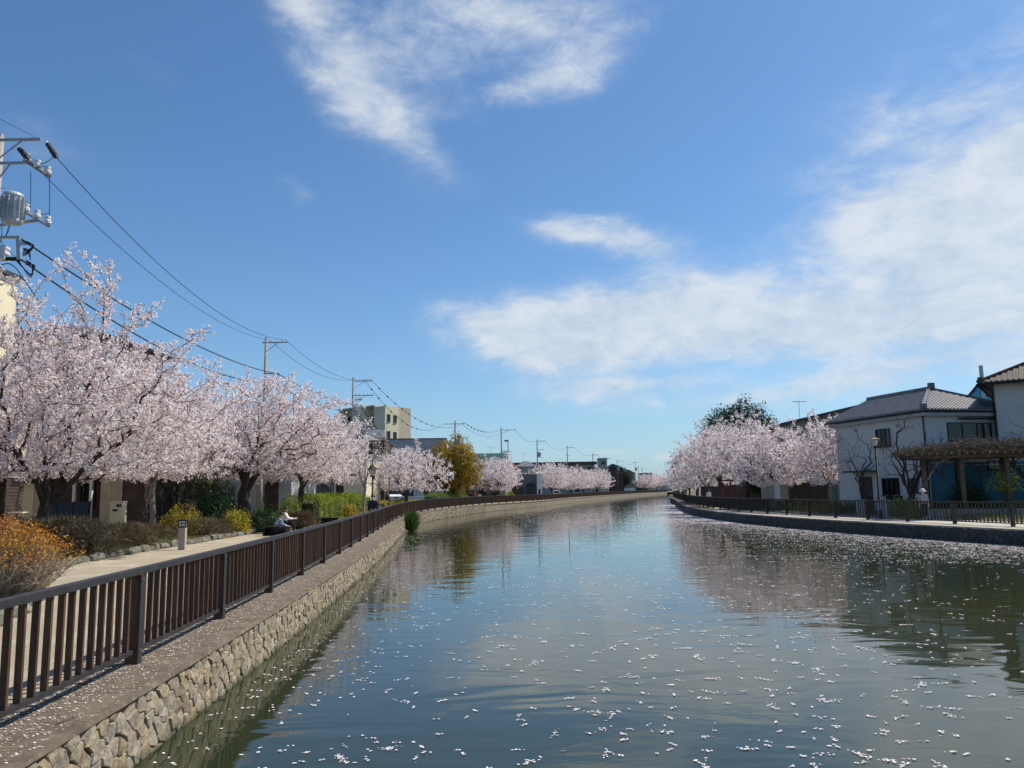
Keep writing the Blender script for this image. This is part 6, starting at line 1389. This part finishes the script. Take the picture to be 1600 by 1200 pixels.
yb = 38.5; xb = ax(431, yb)
person('seated person with dark hair, white top, red scarf and black trousers on the bench', (ax(445, 39.4), 39.4, .02), R(-78), sit(.06, .46, .42), m_cl_white, m_cl_black)
person('seated person bending forward in blue and white patterned top beside the black bench', (ax(432, 37.6), 37.6, -.06), R(-70), sit(.20, .36, .32, .45), m_cl_blue, m_cl_black)
sc = [o for o in bpy.data.objects if o.name.startswith('person')]
ck = thing('paper_plate', 'small white plate held by the seated person with dark hair', 'plate', (ax(463, 39.2), 39.25, .80)); MB().lathe((0, 0, 0), [(.02, 0), (.08, .005), (.11, .02), (.10, .022), (.02, .01)], 12).build('dish', m_cl_white, ck)
rs_ = thing('scarf', 'dark red scarf round the neck of the seated person with dark hair', 'scarf', (ax(445, 39.4), 39.4, .02)); MB().tube([(.05 + math.cos(t) * .085, math.sin(t) * .085, 1.07) for t in [2 * math.pi * i / 10 for i in range(11)]], .035, 6).build('cloth', m_cl_red, rs_)
for (u, D, w, lab) in ((433, 38.7, 1.35, 'long black low bench with the seated couple'), (512, 51.5, 1.5, 'empty black low bench in front of the long hedge')):
    b_ = thing('bench', lab, 'bench', (ax(u, D), D, 0), .05, 'black benches on the left path'); MB().box((0, 0, .40), (w, .45, .08)).build('seat', m_black, b_, bevel=.01)
    for x in (-w / 2 + .15, w / 2 - .15): MB().box((x, 0, .18), (.12, .40, .36)).build('leg', m_black, b_)
    MB().box((0, .16, .18), (w - .4, .05, .34)).build('panel', m_black, b_)
pp = person('person in white sun hat and mask with grey patterned top walking behind the right railing', (ax(1441, 44.2), 44.2, 0), R(165), stand(.16, .1, .05, .95), m_cl_grey, m_cl_black, m_cl_white, True)
bpq = thing('backpack', 'dark red bag on the shoulder of the person in the white hat', 'bag', (ax(1436, 44.3), 44.35, .95)); MB().box((0, 0, .1), (.3, .16, .4)).build('pouch', m_cl_red, bpq, bevel=.04)
person('person in dark clothes walking away on the far left path by the golden tree', (ax(736, 105), 105, .2), R(10), stand(.15, .1, .02), m_cl_navy, m_cl_black)
person('person in dark red top standing behind the walker near the small white notice', (ax(742, 108), 108, .2), R(40), stand(.05, .05, 0), m_cl_red, m_cl_black)
person('small far figure in white under the last right bank cherries', (ax(1072, 122), 122, 0), R(200), sit(.1), m_cl_white, m_cl_navy)
person('small far figure in dark clothes beside the one in white at the right bank bend', (ax(1067, 129), 129, 0), R(170), stand(.1), m_cl_navy, m_cl_black)
person('far figure in pale clothes among the right bank cherry trunks', (ax(1107, 88), 88, 0), R(180), stand(.1), m_cl_white, m_cl_black)
nb_ = thing('notice_board', 'small white notice board beside the far walkers on the left path', 'sign', (ax(747, 110), 110, .2)); box_part(nb_, 'panel', m_white, 0, 0, .5, .45, .03, 1.35); MB().tube([(.05, .05, 0), (.05, .05, 1.3)], .02, 6).build('leg', m_steel, nb_); MB().tube([(.4, .05, 0), (.4, .05, 1.3)], .02, 6).build('leg', m_steel, nb_)
# white garden furniture at the far left
gt_ = thing('garden_table', 'white folding table beside the slatted garage screen at the far left', 'table', (ax(33, 34), 34, .35)); box_part(gt_, 'tabletop', m_white, -.25, -.3, 1.0, .25, .3, 1.04)
for x, y in ((-.2, -.25), (.2, -.25), (-.2, .25), (.2, .25)): MB().tube([(x, y, 0), (x, y, 1.0)], .02, 6).build('leg', m_steel, gt_)
dsh = thing('satellite_dish', 'white round dish lying by the carport at the left edge', 'dish', (ax(1, 33), 33, .75)); MB().tube([(0, -.08, 0), (0, 0, 0), (0, .03, 0)], [.26, .24, .05], 20).build('reflector', m_white, dsh)
MB().tube([(0, .03, 0), (.0, .2, -.7)], .03, 6).build('stand', m_steel, dsh)
tp = thing('plastic_sheet', 'crumpled white plastic sheeting on the ground left of the biggest trunk', 'sheet', (ax(20, 33), 33.3, .42)); tp['kind'] = 'stuff'; del tp['kind']
mb = MB(); rgx = random.Random(5); nx, ny = 14, 6
for i in range(nx):
    for k in range(ny): mb.v.append((-.75 + i * .12, k * .12, .25 * rgx.random() * (0 < i < nx - 1) + .02))
for i in range(nx - 1):
    for k in range(ny - 1): mb.f.append((i * ny + k, i * ny + k + 1, (i + 1) * ny + k + 1, (i + 1) * ny + k))
mb.build('sheeting', m_white, tp)
# small leaf on the coping: twigs
tw = thing('fallen_twig', 'thin fallen twig lying on the coping in the left foreground', 'twig', (FL(7) + .38, 7.2, .012)); MB().tube([(0, 0, 0), (.04, .09, .006), (.05, .2, 0)], .004, 5).build('stick', m_twig, tw)
